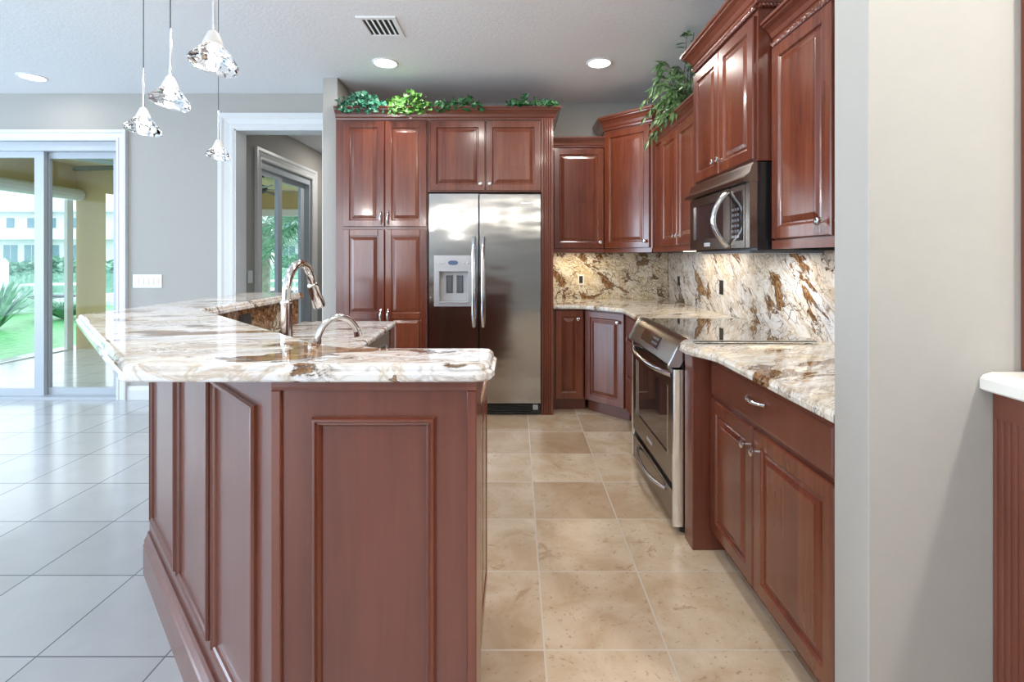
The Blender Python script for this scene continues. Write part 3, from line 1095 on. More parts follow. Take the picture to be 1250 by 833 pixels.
# ---- back wall cabinets
WB = 1.317
c = thing('wall_cabinet', 'short cherry wall cabinet with one door right of the refrigerator', 'cabinet', (0.322, 4.36, 0))
boxes((0, 0.4545, 0, 0.325, WB + .012, 2.25), ).build('carcass', 'wood_plain', c)
cab_door(c, 0.008, 0.448, WB + 0.035, 2.232, knob=(0.415, 1.405))
crown(c, [(0, 0), (0.4545, 0)], 2.245, 0.088, 0.05)
boxes((0, 0.4545, -0.012, 0.004, WB - 0.004, WB + 0.028)).build('light_rail', 'wood_plain', c)

# diagonal corner wall cabinet
c = thing('corner_wall_cabinet', 'tall diagonal cherry wall cabinet in the corner of the kitchen', 'cabinet', (0.780, 4.350, 0), DG)
W2 = 0.468
P = to_local([(0.780, 4.350), (1.111, 4.019), (1.43, 4.019), (1.43, 4.665), (0.780, 4.665)], (0.780, 4.350), DG)
MB().slab(P, [(0, WB + 0.012), (0, 2.40)]).build('carcass', 'wood_plain', c)
cab_door(c, 0.010, W2 - 0.018, WB + 0.035, 2.365, knob=(W2 - 0.055, 1.405))
crown(c, [(-0.21, 0.21), (0, 0), (W2, 0), (W2 + 0.21, 0.21)], 2.385, 0.115, 0.065)
boxes((0.0, W2, -0.010, 0.004, WB - 0.004, WB + 0.028)).build('light_rail', 'wood_plain', c)

# right hand wall cabinets: door plane X = 1.10, carcass front 1.12
c = thing('wall_cabinet', 'cherry wall cabinet with two narrow doors between corner cabinet and microwave', 'cabinet', (1.125, 3.998, 0), RR)
WA = 3.998 - 2.885
boxes((0.0, WA, 0, 0.33, WB + 0.012, 2.185)).build('carcass', 'wood_plain', c)
cab_door(c, 0.235, 0.600, WB + 0.040, 2.165, knob=(0.572, 1.42))
cab_door(c, 0.608, 0.975, WB + 0.040, 2.165, knob=(0.640, 1.42))
crown(c, [(0.035, 0), (WA, 0)], 2.170, 0.092, 0.065)
boxes((0.0, WA, -0.012, 0.004, WB - 0.004, WB + 0.030)).build('light_rail', 'wood_plain', c)

c = thing('wall_cabinet', 'tall cherry cabinet with two doors above the microwave', 'cabinet', (1.050, 2.880, 0), RR)
WM = 2.880 - 2.135
boxes((0, WM, 0, 0.405, 1.692, 2.39)).build('carcass', 'wood_plain', c)
cab_door(c, 0.012, 0.366, 1.700, 2.325, knob=(0.338, 1.765))
cab_door(c, 0.373, WM - 0.010, 1.700, 2.325, knob=(0.402, 1.765))
crown(c, [(0, 0.38), (0, 0), (WM, 0), (WM, 0.38)], 2.375, 0.098, 0.070)
rope(c, (0.0, -0.010, 2.362), (WM, -0.010, 2.362), 0.010)
rope(c, (WM + 0.010, 0.0, 2.362), (WM + 0.010, 0.36, 2.362))

c = thing('wall_cabinet', 'nearest cherry wall cabinet with one tall door beside the pale wall', 'cabinet', (1.120, 2.128, 0), RR)
WN = 2.128 - 1.215
boxes((0, WN, 0, 0.335, WB + 0.012, 2.215)).build('carcass', 'wood_plain', c)
cab_door(c, 0.006, 0.405, 1.348, 2.172, knob=(0.365, 1.40))
cab_door(c, 0.450, 0.860, 1.348, 2.172, knob=(0.480, 1.40))
crown(c, [(0.0, 0), (WN, 0)], 2.200, 0.085, 0.065)
rope(c, (0.0, -0.010, 2.190), (WN, -0.010, 2.190), 0.010)
boxes((0, WN, -0.014, 0.004, WB - 0.010, WB + 0.026)).build('light_rail', 'wood_plain', c)

# ---- base cabinets
c = thing('base_cabinet', 'narrow cherry base cabinet with one door right of the refrigerator', 'cabinet', (0.300, 4.06, 0))
boxes((0, 0.255, 0, 0.60, 0.10, 0.847), (0, 0.275, 0.055, 0.60, 0, 0.10)).build('carcass', 'wood_plain', c)
cab_door(c, 0.020, 0.248, 0.105, 0.835, knob=(0.205, 0.765))

c = thing('corner_base_cabinet', 'diagonal cherry base cabinet with one door under the corner of the worktop', 'cabinet', (0.5640, 4.060, 0), DG)
W3 = 0.402
P = to_local([(0.564, 4.060), (0.848, 3.776), (1.40, 3.776), (1.40, 4.64), (0.564, 4.64)], (0.564, 4.060), DG)
MB().slab(P, [(0, 0.10), (0, 0.847)]).build('carcass', 'wood_plain', c)
P2 = to_local([(0.60, 4.10), (0.88, 3.82), (1.36, 3.82), (1.36, 4.60), (0.60, 4.60)], (0.564, 4.060), DG)
MB().slab(P2, [(0, 0.0), (0, 0.099)]).build('toe_kick', 'wood_plain', c)
cab_door(c, 0.015, W3 - 0.015, 0.105, 0.835, knob=(W3 - 0.065, 0.765))

c = thing('base_cabinet', 'cherry drawer cabinet half hidden behind the far side of the range', 'cabinet', (0.850, 3.770, 0), RR)
WD = 3.770 - 3.068
boxes((0.002, WD, 0, 0.55, 0.10, 0.847), (0, WD, 0.045, 0.58, 0, 0.10)).build('carcass', 'wood_plain', c)
cab_drawer(c, 0.045, WD - 0.01, 0.665, 0.835, knob=(WD * .5, 0.75))
cab_drawer(c, 0.045, WD - 0.01, 0.390, 0.650, knob=(WD * .5, 0.52))
cab_drawer(c, 0.045, WD - 0.01, 0.110, 0.375, knob=(WD * .5, 0.245))

c = thing('base_cabinet', 'long cherry base cabinet with one wide drawer over two doors near the viewer', 'cabinet', (0.850, 2.128, 0), RR)
boxes((0, 0.915, 0, 0.58, 0.10, 0.847), (0, 0.915, 0.055, 0.58, 0, 0.10)).build('carcass', 'wood_plain', c)
cab_drawer(c, 0.020, 0.845, 0.685, 0.833, pull=(0.43, 0.775, 0.115, False))
cab_door(c, 0.020, 0.395, 0.105, 0.668, knob=(0.362, 0.600))
cab_door(c, 0.403, 0.845, 0.105, 0.668, knob=(0.434, 0.600))
boxes((-0.100, -0.002, -0.088, 0.56, 0.0, 0.847)).build('pilaster', 'wood_plain', c, bevel=0.004)

# ---- worktops
EDGE = lambda z0, z1: [(0.004, z0), (0.0, z0 + 0.004), (0.0, z1 - 0.014), (0.003, z1 - 0.008), (0.010, z1 - 0.002), (0.018, z1)]
P = [(0.302, 4.67), (0.302, 4.01), (0.50, 4.01), (0.53, 4.006), (0.56, 3.99), (0.78, 3.775), (0.796, 3.75), (0.80, 3.72), (0.80, 3.066), (1.375, 3.066), (1.375, 2.236), (1.438, 2.236), (1.438, 4.67)]
w = MB().slab(P, EDGE(0.849, 0.880)).build('stone_worktop', 'top_stone')
tag(w, 'granite worktop running around the back corner of the kitchen', 'worktop')
P = [(0.735, 2.232), (0.732, 2.15), (0.742, 2.10), (0.775, 2.04), (0.80, 1.97), (0.80, 1.212), (1.438, 1.212), (1.438, 2.232)]
w = MB().slab(P, EDGE(0.849, 0.880)).build('stone_worktop', 'top_stone')
tag(w, 'granite worktop section between the range and the pale wall', 'worktop')
w = boxes((0.302, 1.437, 4.671, 4.689, 0.849, 1.312)).build('backsplash', 'splash_back')
tag(w, 'cream and rust granite backsplash on the back wall', 'backsplash')
w = boxes((1.440, 1.459, 1.212, 4.670, 0.849, 1.312), (1.440, 1.459, 2.140, 2.875, 1.312, 1.50)).build('backsplash', 'splash_right')
tag(w, 'cream granite backsplash with brown clouds behind the range', 'backsplash')


def outlet(loc, rz, label, w=0.042, h=0.075, plate='disp_light', frame=True):
    t = thing('wall_outlet', label, 'outlet', loc, rz)
    MB().panel(-w / 2, w / 2, -h / 2, h / 2, [(0, 0), (0, 0.003), (0.002, 0.004)]).build('plate', plate, t)
    MB().panel(-w * .28, w * .28, -h * .34, h * .34, [(0, 0.0041), (0, 0.006), (0.001, 0.0065)]).build('socket', 'rubber', t)
    return t


outlet((0.612, 4.6695, 1.06), 0, 'dark socket in a pale plate on the back wall backsplash', 0.06, 0.10, 'marble')
outlet((1.4385, 4.36, 1.06), RR, 'dark outlet on the range wall backsplash close to the corner', 0.05, 0.085, 'rubber')
outlet((1.4385, 3.45, 1.06), RR, 'dark outlet on the range wall backsplash above the cooktop', 0.06, 0.10, 'rubber')

# under cabinet strip lights
def strip(loc, rz, ln, label, power):
    t = thing('under_cabinet_light', label, 'strip light', loc, rz)
    boxes((-ln / 2, ln / 2, -0.02, 0.02, 0.003, 0.012)).build('housing', 'white_plastic', t)
    boxes((-ln / 2 + .01, ln / 2 - .01, -0.014, 0.014, 0.0, 0.003)).build('lens', 'strip_lens', t)
    d = area_light('strip_lamp', (0, 0, -0.004), (0, 0, 0), ln, 0.03, power, (1.0, 0.83, 0.58))
    d.parent = t


strip((0.55, 4.50, 1.315), 0, 0.40, 'slim light under the short back wall cabinet', 1.2)
strip((1.30, 3.45, 1.315), RR, 0.70, 'slim light under the cabinet between corner and microwave', 1.4)
strip((1.28, 1.72, 1.315), RR, 0.60, 'slim light under the nearest wall cabinet', 0.35)

# ------------------------------------------------------------------ range
rg = thing('slide_in_range', 'stainless slide in electric range with black glass cooktop', 'range', (0.720, 3.055, 0), RR)
RW = 0.815
boxes((0.012, RW - 0.012, 0.045, 0.63, 0.035, 0.865)).build('body', 'bronze_steel', rg)
ck = MB()
ck.slab([(0.0, 0.085), (RW, 0.085), (RW, 0.650), (0.0, 0.650)], [(0.003, 0.8815), (0.0, 0.885), (0.0, 0.889), (0.002, 0.892)])
ck.build('cooktop', 'cooktop_glass', rg)
boxes((0.0, 0.004, 0.085, 0.652, 0.879, 0.8925), (RW - 0.004, RW, 0.085, 0.652, 0.879, 0.8925)).build('cooktop_trim', 'bright_steel', rg)
# curved control panel
cp = [(0.095, 0.845), (0.095, 0.892), (0.070, 0.894), (0.050, 0.889), (0.034, 0.876), (0.018, 0.850), (0.002, 0.815), (-0.014, 0.785), (-0.018, 0.775), (-0.012, 0.768), (0.030, 0.768), (0.05, 0.80)]
MB().extr(cp, 0.012, RW - 0.018).build('control_panel', 'bronze_steel', rg, True)
cpo = [(y - 0.007 if y < 0.09 else y, z + 0.004 if z > .86 else z) for y, z in cp]
for xa, xb in ((RW - 0.018, RW - 0.001), (0.0, 0.012)):
    MB().extr(cpo, xa, xb).build('end_trim', 'bright_steel', rg, True)


def on_panel(x0, x1, s0, s1, off, name, mat, parent):
    """a patch lying on the slope of the control panel"""
    a, b2 = Vector((0.032, 0.873)), Vector((-0.012, 0.788))
    t = b2 - a
    n = Vector((t.y, -t.x)).normalized()
    if n.x > 0:
        n = -n
    rr = []
    for o in (0.0005, off):
        q = [a + t * s0 + n * o, a + t * s1 + n * o]
        rr.append([(x0, q[0].x, q[0].y), (x1, q[0].x, q[0].y), (x1, q[1].x, q[1].y), (x0, q[1].x, q[1].y)])
    return MB().rings(rr).build(name, mat, parent)


bz = on_panel(0.215, 0.560, 0.10, 0.88, 0.004, 'display_bezel', 'bright_steel', rg)
on_panel(0.225, 0.550, 0.15, 0.83, 0.006, 'display', 'black_glass', bz)
for k in range(5):
    on_panel(0.44 + 0.020 * k, 0.452 + 0.020 * k, 0.30, 0.42, 0.0075, 'key', 'dark_grey', bz)
    on_panel(0.44 + 0.020 * k, 0.452 + 0.020 * k, 0.55, 0.67, 0.0075, 'key', 'dark_grey', bz)
# oven door
DX0, DX1 = 0.016, RW - 0.022
od = MB()
for b in ((DX0, DX0 + 0.085, 0.225, 0.755), (DX1 - 0.085, DX1, 0.225, 0.755), (DX0 + 0.085, DX1 - 0.085, 0.655, 0.755), (DX0 + 0.085, DX1 - 0.085, 0.225, 0.335)):
    od.box(b[0], b[1], 0.0, 0.044, b[2], b[3])
odo = od.build('oven_door', 'bronze_steel', rg)
boxes((DX0 + 0.085, DX1 - 0.085, 0.006, 0.03, 0.335, 0.655)).build('window', 'window_glass', odo)
boxes((DX0 + 0.080, DX0 + 0.086, -0.002, 0.004, 0.33, 0.66), (DX1 - 0.086, DX1 - 0.080, -0.002, 0.004, 0.33, 0.66)).build('window_trim', 'bright_steel', odo)
for xa, xb in ((DX1 + 0.001, RW - 0.001), (0.001, DX0 - 0.001)):
    rr = [(0.044, z) for z in (0.04, 0.757)]
    MB().rings([[(xa, 0.046, z), (xa, 0.004, z), (xa + (xb - xa) * .3, -0.006, z), (xa + (xb - xa) * .7, -0.006, z), (xb, 0.004, z), (xb, 0.046, z)] for z in (0.04, 0.757)]).build('corner_post', 'bright_steel', rg, True)


def bow(parent, z, x0, x1, out, r, name='handle', mat='bright_steel', dz=0.0):
    pts = []
    for i in range(21):
        t = -1 + 2 * i / 20
        pts.append(((x0 + x1) / 2 + t * (x1 - x0) / 2, -out * (1 - abs(t) ** 2.6) + 0.004, z + dz * (1 - t * t)))
    MB().tube(pts, r, 12).build(name, mat, parent, True)


bow(odo, 0.725, DX0 + 0.03, DX1 - 0.02, 0.052, 0.0135)
boxes((DX0 + 0.33, DX0 + 0.43, -0.003, 0.0, 0.270, 0.284)).build('badge', 'disp_light', odo)
dr = boxes((DX0, DX1, 0.002, 0.044, 0.045, 0.185)).build('warming_drawer', 'bronze_steel', rg, bevel=0.002)
bow(dr, 0.150, DX0 + 0.12, DX1 - 0.12, 0.042, 0.009, dz=-0.012)
boxes((DX0, DX1, 0.016, 0.044, 0.187, 0.223)).build('drawer_gap_strip', 'black', rg)  # black strip across the gap between oven door and drawer
for x in (0.03, RW - 0.045):
    for y in (0.055, 0.58):
        MB().lathe([(0.018, 0), (0.018, 0.02), (0.010, 0.03), (0.010, 0.036)], (x, y, 0), 12).build('foot', 'rubber', rg)

# ------------------------------------------------------------------ microwave
mw = thing('microwave_oven', 'stainless over the range microwave with curved chrome handle', 'microwave', (1.015, 2.875, 1.302), RR)
MW = 0.735
boxes((0.004, MW - 0.004, 0.035, 0.420, 0.0, 0.385)).build('body', 'black', mw)
boxes((0.0, 0.030, 0.0, 0.034, 0.012, 0.288), (MW - 0.040, MW, 0.0, 0.034, 0.012, 0.300)).build('front_frame', 'dark_bronze', mw)
hd = [(0.034, 0.30), (0.034, 0.385), (0.018, 0.385), (0.008, 0.372), (-0.002, 0.340), (-0.026, 0.318), (-0.028, 0.300)]
MB().extr(hd, -0.010, MW + 0.004).build('vent_hood', 'dark_bronze', mw, True)
md = MB()
mx0, mx1 = 0.031, 0.545
for b in ((mx0, mx0 + 0.045, 0.012, 0.296), (mx1 - 0.075, mx1, 0.012, 0.296), (mx0 + .045, mx1 - .075, 0.250, 0.296), (mx0 + .045, mx1 - .075, 0.012, 0.068)):
    md.box(b[0], b[1], -0.004, 0.030, b[2], b[3])
mdo = md.build('door', 'dark_bronze', mw)
boxes((mx0 + .045, mx1 - .075, 0.001, 0.02, 0.068, 0.250)).build('window', 'window_glass', mdo)
boxes((mx0 + .041, mx0 + .046, -0.006, 0.0, 0.066, 0.252)).build('window_trim', 'bright_steel', mdo)
pts = []
for i in range(21):
    t = -1 + 2 * i / 20
    pts.append((mx1 - 0.022, -0.006 - 0.068 * (1 - abs(t) ** 2.0), 0.150 + t * 0.128))
MB().tube(pts, 0.0125, 12).build('handle', 'chrome', mdo, True)
boxes((mx0 + 0.20, mx0 + 0.275, -0.006, -0.004, 0.026, 0.046)).build('badge', 'disp_light', mdo)
kp = boxes((mx1 + 0.004, MW - 0.042, -0.002, 0.030, 0.012, 0.296)).build('control_panel', 'dark_bronze', mw)
kg = boxes((mx1 + 0.020, MW - 0.062, -0.005, -0.002, 0.045, 0.270)).build('keypad', 'black_glass', kp)
for r_ in range(6):
    for q in range(3):
        boxes((mx1 + 0.030 + q * 0.026, mx1 + 0.046 + q * 0.026, -0.0065, -0.005, 0.058 + r_ * 0.025, 0.070 + r_ * 0.025)).build('key', 'dark_grey' if r_ > 0 else 'disp_grey', kp)
boxes((0.10, MW - 0.06, 0.03, 0.36, -0.012, 0.0)).build('vent_filter', 'dark_grey', mw)
ml = area_light('cooktop_lamp', (0.40, 0.22, -0.016), (0, 0, 0), 0.18, 0.08, 1.6, (1.0, 0.90, 0.74))
ml.parent = mw

# ------------------------------------------------------------------ island
isl = thing('kitchen_island', 'angled cherry kitchen island with raised panels under the bar', 'island', (-0.70, 1.60, 0))
IO = (-0.70, 1.60, 0)
OUT = [(-0.08, 0.99), (-0.4876, 0.99), (-1.48, 1.9824), (-1.48, 2.96)]
INN = [(-1.33, 2.96), (-1.33, 2.002), (-0.438, 1.11), (-0.08, 1.11)]
P = list(reversed(OUT + INN))
ip = lambda mb, name, mat, **k: mb.build(name, mat, isl, fn=lambda p: (p[0] - IO[0], p[1] - IO[1], p[2] - IO[2]), **k)
ip(MB().slab(P, [(0, 0.0), (0, 1.0225)]), 'knee_wall', 'wood_plain')
# base moulding round the outside
ip(MB().sweep(OUT, [(0, 0), (0.020, 0), (0.020, 0.115), (0.016, 0.122), (0.018, 0.130), (0.010, 0.148), (0.006, 0.165), (0, 0.165)], None, -1), 'base_moulding', 'wood_plain')
# frieze rail under the bar
ip(MB().sweep(OUT[:2], [(0, 1.005), (0.010, 1.005), (0.012, 1.012), (0.012, 1.0225), (0, 1.0225)], None, -1), 'top_rail', 'wood_plain')
MOULD = [(0, 0), (0, 0.006), (0.003, 0.012), (0.008, 0.013), (0.011, 0.008), (0.014, 0.009), (0.018, 0.005), (0.020, 0.0)]


def frame_on(A, B, s0, s1, z0, z1, name, sc=1.0):
    A, B = Vector(A), Vector(B)
    t = (B - A).normalized()
    n = Vector((t.y, -t.x))
    c = (A + B) / 2
    if n.dot(Vector((-1, -1))) < 0:
        n = -n
    fn = lambda u, w, h: (A.x + t.x * u + n.x * h, A.y + t.y * u + n.y * h, w)
    path = [(s0, z0), (s1, z0), (s1, z1), (s0, z1)]
    pr = [(d * sc, h) for d, h in MOULD]
    m_ = MB().sweep(path, pr, fn, -1, True)
    return ip(m_, name, 'wood_plain')


def flat_on(A, B, s0, s1, z0, z1, th, name, b=0.002):
    A, B = Vector(A), Vector(B)
    t = (B - A).normalized()
    n = Vector((t.y, -t.x))
    if n.dot(Vector((-1, -1))) < 0:
        n = -n
    rr = []
    for ins, h in ((0, 0), (0, th - b), (b, th)):
        rr.append([(A.x + t.x * u + n.x * h, A.y + t.y * u + n.y * h, w) for u, w in ((s0 + ins, z0 + ins), (s1 - ins, z0 + ins), (s1 - ins, z1 - ins), (s0 + ins, z1 - ins))])
    return ip(MB().rings(rr), name, 'wood_plain')


A0, A1 = (-0.4876, 0.99), (-0.08, 0.99)
flat_on(A0, A1, -0.004, 0.016, 0.165, 1.004, 0.008, 'corner_stile')
flat_on(A0, A1, 0.388, 0.4076, 0.165, 1.004, 0.008, 'corner_stile')
frame_on(A0, A1, 0.0776, 0.325, 0.235, 0.950, 'panel_moulding')
G0, G1 = OUT[1], OUT[2]
for ya, yb in ((1.065, 1.300), (1.329, 1.597), (1.622, 1.935)):
    frame_on(G0, G1, (ya - 0.99) * sqrt(2), (yb - 0.99) * sqrt(2), 0.235, 0.950, 'panel_moulding')
# cabinets on the working side
CP = [(-0.125, 1.115), (-0.125, 1.79), (-0.45, 2.02), (-0.73, 2.17), (-0.745, 2.268), (-1.325, 2.268), (-1.325, 2.006), (-0.436, 1.115)]
sink_cab = ip(MB().slab(CP, [(0, 0.10), (0, 0.847)]), 'sink_cabinet', 'wood_plain')
ip(MB().slab(miter(CP, -0.05, True), [(0, 0.0), (0, 0.099)]), 'toe_kick', 'wood_plain')
for ya, yb in ((1.13, 1.45), (1.457, 1.78)):
    m = MB().panel(0, yb - ya, 0.105, 0.835, DOOR)
    d_ = m.build('door', 'wood', isl, fn=lambda p: (-0.125 - p[1] - IO[0], ya + p[0] - IO[1], p[2]))
ip(boxes((-1.325, -0.745, 2.905, 3.0, 0.0, 0.847)), 'side_panel', 'wood_plain')
# the bar top
P = [(-0.085, 0.962), (-0.066, 0.968), (-0.050, 0.984), (-0.045, 1.005), (-0.045, 1.120), (-0.052, 1.142), (-0.072, 1.152), (-0.33, 1.152), (-0.385, 1.157), (-0.43, 1.176), (-0.475, 1.207),
     (-0.53, 1.257), (-1.28, 2.007), (-1.28, 2.96), (-1.29, 2.975), (-1.61, 2.975), (-1.62, 2.96), (-1.62, 1.805), (-0.786, 0.971), (-0.768, 0.962)]
w = MB().slab(P, [(0.010, 1.0242), (0.003, 1.0252), (0.0, 1.029), (0.0, 1.040), (0.004, 1.0435), (0.0065, 1.045), (0.0065, 1.050), (0.009, 1.056), (0.0145, 1.0595), (0.020, 1.060)]).build('bar_top', 'bar_stone', bevel=0)
tag(w, 'angled raised granite bar top on the kitchen island', 'bar top')
P = [(-0.119, 1.113), (-0.119, 1.80), (-0.42, 2.045), (-0.66, 2.17), (-0.70, 2.25), (-0.742, 3.02), (-1.308, 3.02), (-1.308, 1.996), (-0.425, 1.113)]
w = MB().slab(P, EDGE(0.849, 0.880)).build('stone_worktop', 'bar_stone')
tag(w, 'lower granite worktop of the island behind the raised bar', 'worktop')
# opening for the sink, cut through the worktop and the cabinet under it
SX0, SX1, SY0, SY1 = -0.90, -0.51, 1.67, 2.00
cut = boxes((SX0, SX1, SY0, SY1, 0.66, 0.95)).build('cutter', 'steel')
for o_ in (w, sink_cab):
    md = o_.modifiers.new('cut', 'BOOLEAN')
    md.object = cut
    md.operation = 'DIFFERENCE'
bpy.context.view_layer.update()
dg = bpy.context.evaluated_depsgraph_get()
for o_ in (w, sink_cab):
    me = bpy.data.meshes.new_from_object(o_.evaluated_get(dg))
    o_.modifiers.clear()
    o_.data = me
bpy.data.objects.remove(cut)
sk = thing('sink', 'stainless sink set in the island worktop below the tall faucet', 'sink', (0, 0, 0))
g = 0.002
boxes((SX0 + g, SX1 - g, SY0 + g, SY1 - g, 0.664, 0.672), (SX0 + g, SX0 + .008, SY0 + g, SY1 - g, 0.672, 0.874), (SX1 - .008, SX1 - g, SY0 + g, SY1 - g, 0.672, 0.874),
      (SX0 + .008, SX1 - .008, SY0 + g, SY0 + .008, 0.672, 0.874), (SX0 + .008, SX1 - .008, SY1 - .008, SY1 - g, 0.672, 0.874)).build('basin', 'steel', sk)
MB().lathe([(0.04, 0.672), (0.04, 0.675), (0.03, 0.676), (0.012, 0.673)], ((SX0 + SX1) / 2, (SY0 + SY1) / 2, 0), 20).build('drain', 'chrome', sk, True)
w = boxes((-1.329, -1.310, 2.02, 2.955, 0.849, 1.022)).build('backsplash', 'strip_stone')
tag(w, 'dark brown granite strip between island worktop and raised bar', 'backsplash')
outlet((-1.3095, 2.37, 0.967), pi / 2, 'black outlet on the brown granite strip of the island', 0.10, 0.06, 'rubber')
dw = thing('dishwasher', 'dark stainless dishwasher under the far end of the island', 'dishwasher', (-0.748, 2.275, 0), pi / 2)
boxes((0.0, 0.62, 0.022, 0.56, 0.02, 0.845)).build('body', 'dark_grey', dw)
boxes((0.004, 0.616, 0.0, 0.02, 0.11, 0.835)).build('door', 'steel', dw, bevel=0.003)
boxes((0.0, 0.62, 0.03, 0.05, 0.0, 0.1)).build('kick_plate', 'rubber', dw)
bow(dw, 0.76, 0.06, 0.56, 0.035, 0.008)

# faucets
fa = thing('kitchen_faucet', 'tall polished gooseneck faucet with pull down head on the island', 'faucet', (-0.730, 1.560, 0.880))
MB().lathe([(0.030, 0), (0.030, 0.006), (0.024, 0.014), (0.0185, 0.022), (0.0175, 0.24), (0.0185, 0.243), (0.0185, 0.250), (0.0145, 0.256)], (0, 0, 0), 20).build('body', 'nickel', fa, True)
pts = [(0, 0, 0.25)]
for i in range(17):
    a = pi - i * (pi * 0.93) / 16
    pts.append((0.004 * i / 16, 0.095 + 0.095 * cos(a), 0.275 + 0.095 * sin(a)))
MB().tube(pts, 0.0135, 14).build('gooseneck', 'nickel', fa, True)
e = Vector(pts[-1])
dvec = (Vector(pts[-1]) - Vector(pts[-2])).normalized()
dvec = (dvec + Vector((0.10, 0.12, 0))).normalized()
hp = [e + dvec * s for s in (-0.004, 0.0, 0.006, 0.03, 0.085, 0.092)]
MB().tube(hp, [0.0145, 0.0175, 0.0185, 0.0190, 0.0225, 0.0205], 18).build('spray_head', 'nickel', fa, True)
MB().tube([(0.017, 0, 0.06), (0.05, 0.0, 0.065), (0.095, -0.01, 0.085)], [0.010, 0.008, 0.006], 10).build('lever', 'nickel', fa, True)

tp = thing('filter_tap', 'small polished curved tap beside the tall faucet', 'faucet', (-0.585, 1.440, 0.880))
MB().lathe([(0.019, 0), (0.019, 0.008), (0.012, 0.016), (0.0105, 0.05)], (0, 0, 0), 16).build('base', 'nickel', tp, True)
pts = [(0, 0, 0.045), (0.0, 0.0, 0.09)]
u = 0.7071
for i in range(15):
    a = pi - i * (pi * 0.86) / 14
    s = 0.066 + 0.066 * cos(a)
    pts.append((u * s, u * s, 0.125 + 0.085 * sin(a)))
MB().tube(pts, [0.0112] * 4 + [0.0105] * 9 + [0.010] * 4, 12).build('spout', 'nickel', tp, True)
e = Vector(pts[-1])
MB().tube([e, e + Vector((0.002, 0.002, -0.016))], 0.0125, 14).build('nozzle', 'chrome', tp, True)

# ------------------------------------------------------------------ buffet on the right
bf = thing('buffet_cabinet', 'cherry buffet with fluted pilaster and white top at the right edge', 'cabinet', (1.055, 1.088, 0))
pr = [(0.10, 0.0), (0.0, 0.0)]
for y in (-0.008, -0.0235, -0.038, -0.053, -0.068, -0.083):
    pr += [(0.0, y + 0.0045), (0.0045, y + 0.0015), (0.0045, y - 0.0015), (0.0, y - 0.0045)]
pr += [(0.0, -0.115), (0.10, -0.115)]
m = MB().rings([[(x, y, z) for x, y in pr] for z in (0.12, 0.915)])
m.box(0.0, 0.10, -0.115, 0.0, 0.915, 0.976)
m.box(-0.012, 0.10, -0.115, 0.0, 0.0, 0.12)
m.build('fluted_pilaster', 'wood_plain', bf)
boxes((0.02, 0.64, -1.9, -0.116, 0.0, 0.976), (0.101, 0.64, -0.116, 0.0, 0.0, 0.976)).build('carcass', 'wood_plain', bf)
MB().slab([(-0.030, -1.9), (0.64, -1.9), (0.64, 0.0), (-0.030, 0.0)], [(0.004, 0.977), (0.0, 0.981), (0.0, 1.003), (0.004, 1.012), (0.014, 1.020)]).build('white_top', 'marble', bf)
boxes((0.062, 0.20, -0.030, 0.0, 1.0215, 2.45)).build('upper_panel', 'wood_plain', bf)

# ------------------------------------------------------------------ switches
sw = thing('light_switch', 'wide white plate with five switches on the grey wall', 'light switch', (-3.300, 4.3985, 1.058))
MB().panel(-0.130, 0.130, -0.060, 0.060, [(0, 0), (0, 0.004), (0.004, 0.006)]).build('plate', 'white_plastic', sw)
for k in range(5):
    MB().panel(-0.104 + k * 0.0447, -0.075 + k * 0.0447, -0.030, 0.030, [(0, 0.006), (0.001, 0.009), (0.004, 0.010)]).build('rocker', 'white_plastic', sw)
sw = thing('light_switch', 'single white switch on the hall wall beside the sliding door', 'light switch', (-2.7485, 5.07, 1.07), pi / 2)
MB().panel(-0.045, 0.045, -0.065, 0.065, [(0, 0), (0, 0.004), (0.004, 0.006)]).build('plate', 'white_plastic', sw)
MB().panel(-0.017, 0.017, -0.034, 0.034, [(0, 0.006), (0.001, 0.009), (0.004, 0.010)]).build('rocker', 'white_plastic', sw)

# ------------------------------------------------------------------ ceiling fittings
def downlight(x, y, label, power=5.5):
    t = thing('recessed_light', label, 'ceiling light', (x, y, CEIL))
    MB().lathe([(0.098, 0.0), (0.098, -0.004), (0.088, -0.009), (0.080, -0.006), (0.080, 0.0)], (0, 0, 0), 32).build('trim_ring', 'white_paint', t, True)
    MB().lathe([(0.079, -0.001), (0.079, -0.004), (0.04, -0.0055)], (0, 0, 0), 28).build('lens', 'can_lens', t, True)
    a = area_light('downlight_lamp', (0, 0, -0.012), (0, 0, 0), 0.15, 0.15, power, WARM, 'DISK')
    a.parent = t
    return t


downlight(-0.99, 3.71, 'round recessed ceiling light above the refrigerator wall')
downlight(0.625, 3.71, 'round recessed ceiling light above the kitchen corner')
downlight(-3.94, 4.00, 'round recessed ceiling light above the sliding door', 1.0)
downlight(-0.45, 2.05, 'added unseen ceiling light above the island sink')  # lamp out of view, added as fill for the kitchen
downlight(0.45, 2.15, 'added unseen ceiling light above the kitchen aisle')  # added fill as well, no lamp in view here
downlight(0.40, 0.60, 'added unseen ceiling light overhead near the viewpoint')  # unseen lamp put in to light the near room
downlight(-3.94, 1.40, 'added unseen ceiling light over the middle of the living area')  # added to fill the living area, out of view
downlight(-0.60, -1.30, 'added unseen ceiling light behind the viewpoint')  # unseen, added to light the room from behind
downlight(-2.10, 6.60, 'added unseen ceiling light in the hall', 7)  # lamp put in to brighten the hall, none in view
downlight(1.52, 0.15, 'round recessed ceiling light above the buffet', 20)
downlight(-3.94, -1.40, 'added unseen ceiling light over the rear of the living area')  # added so the rear of the room gets light, unseen

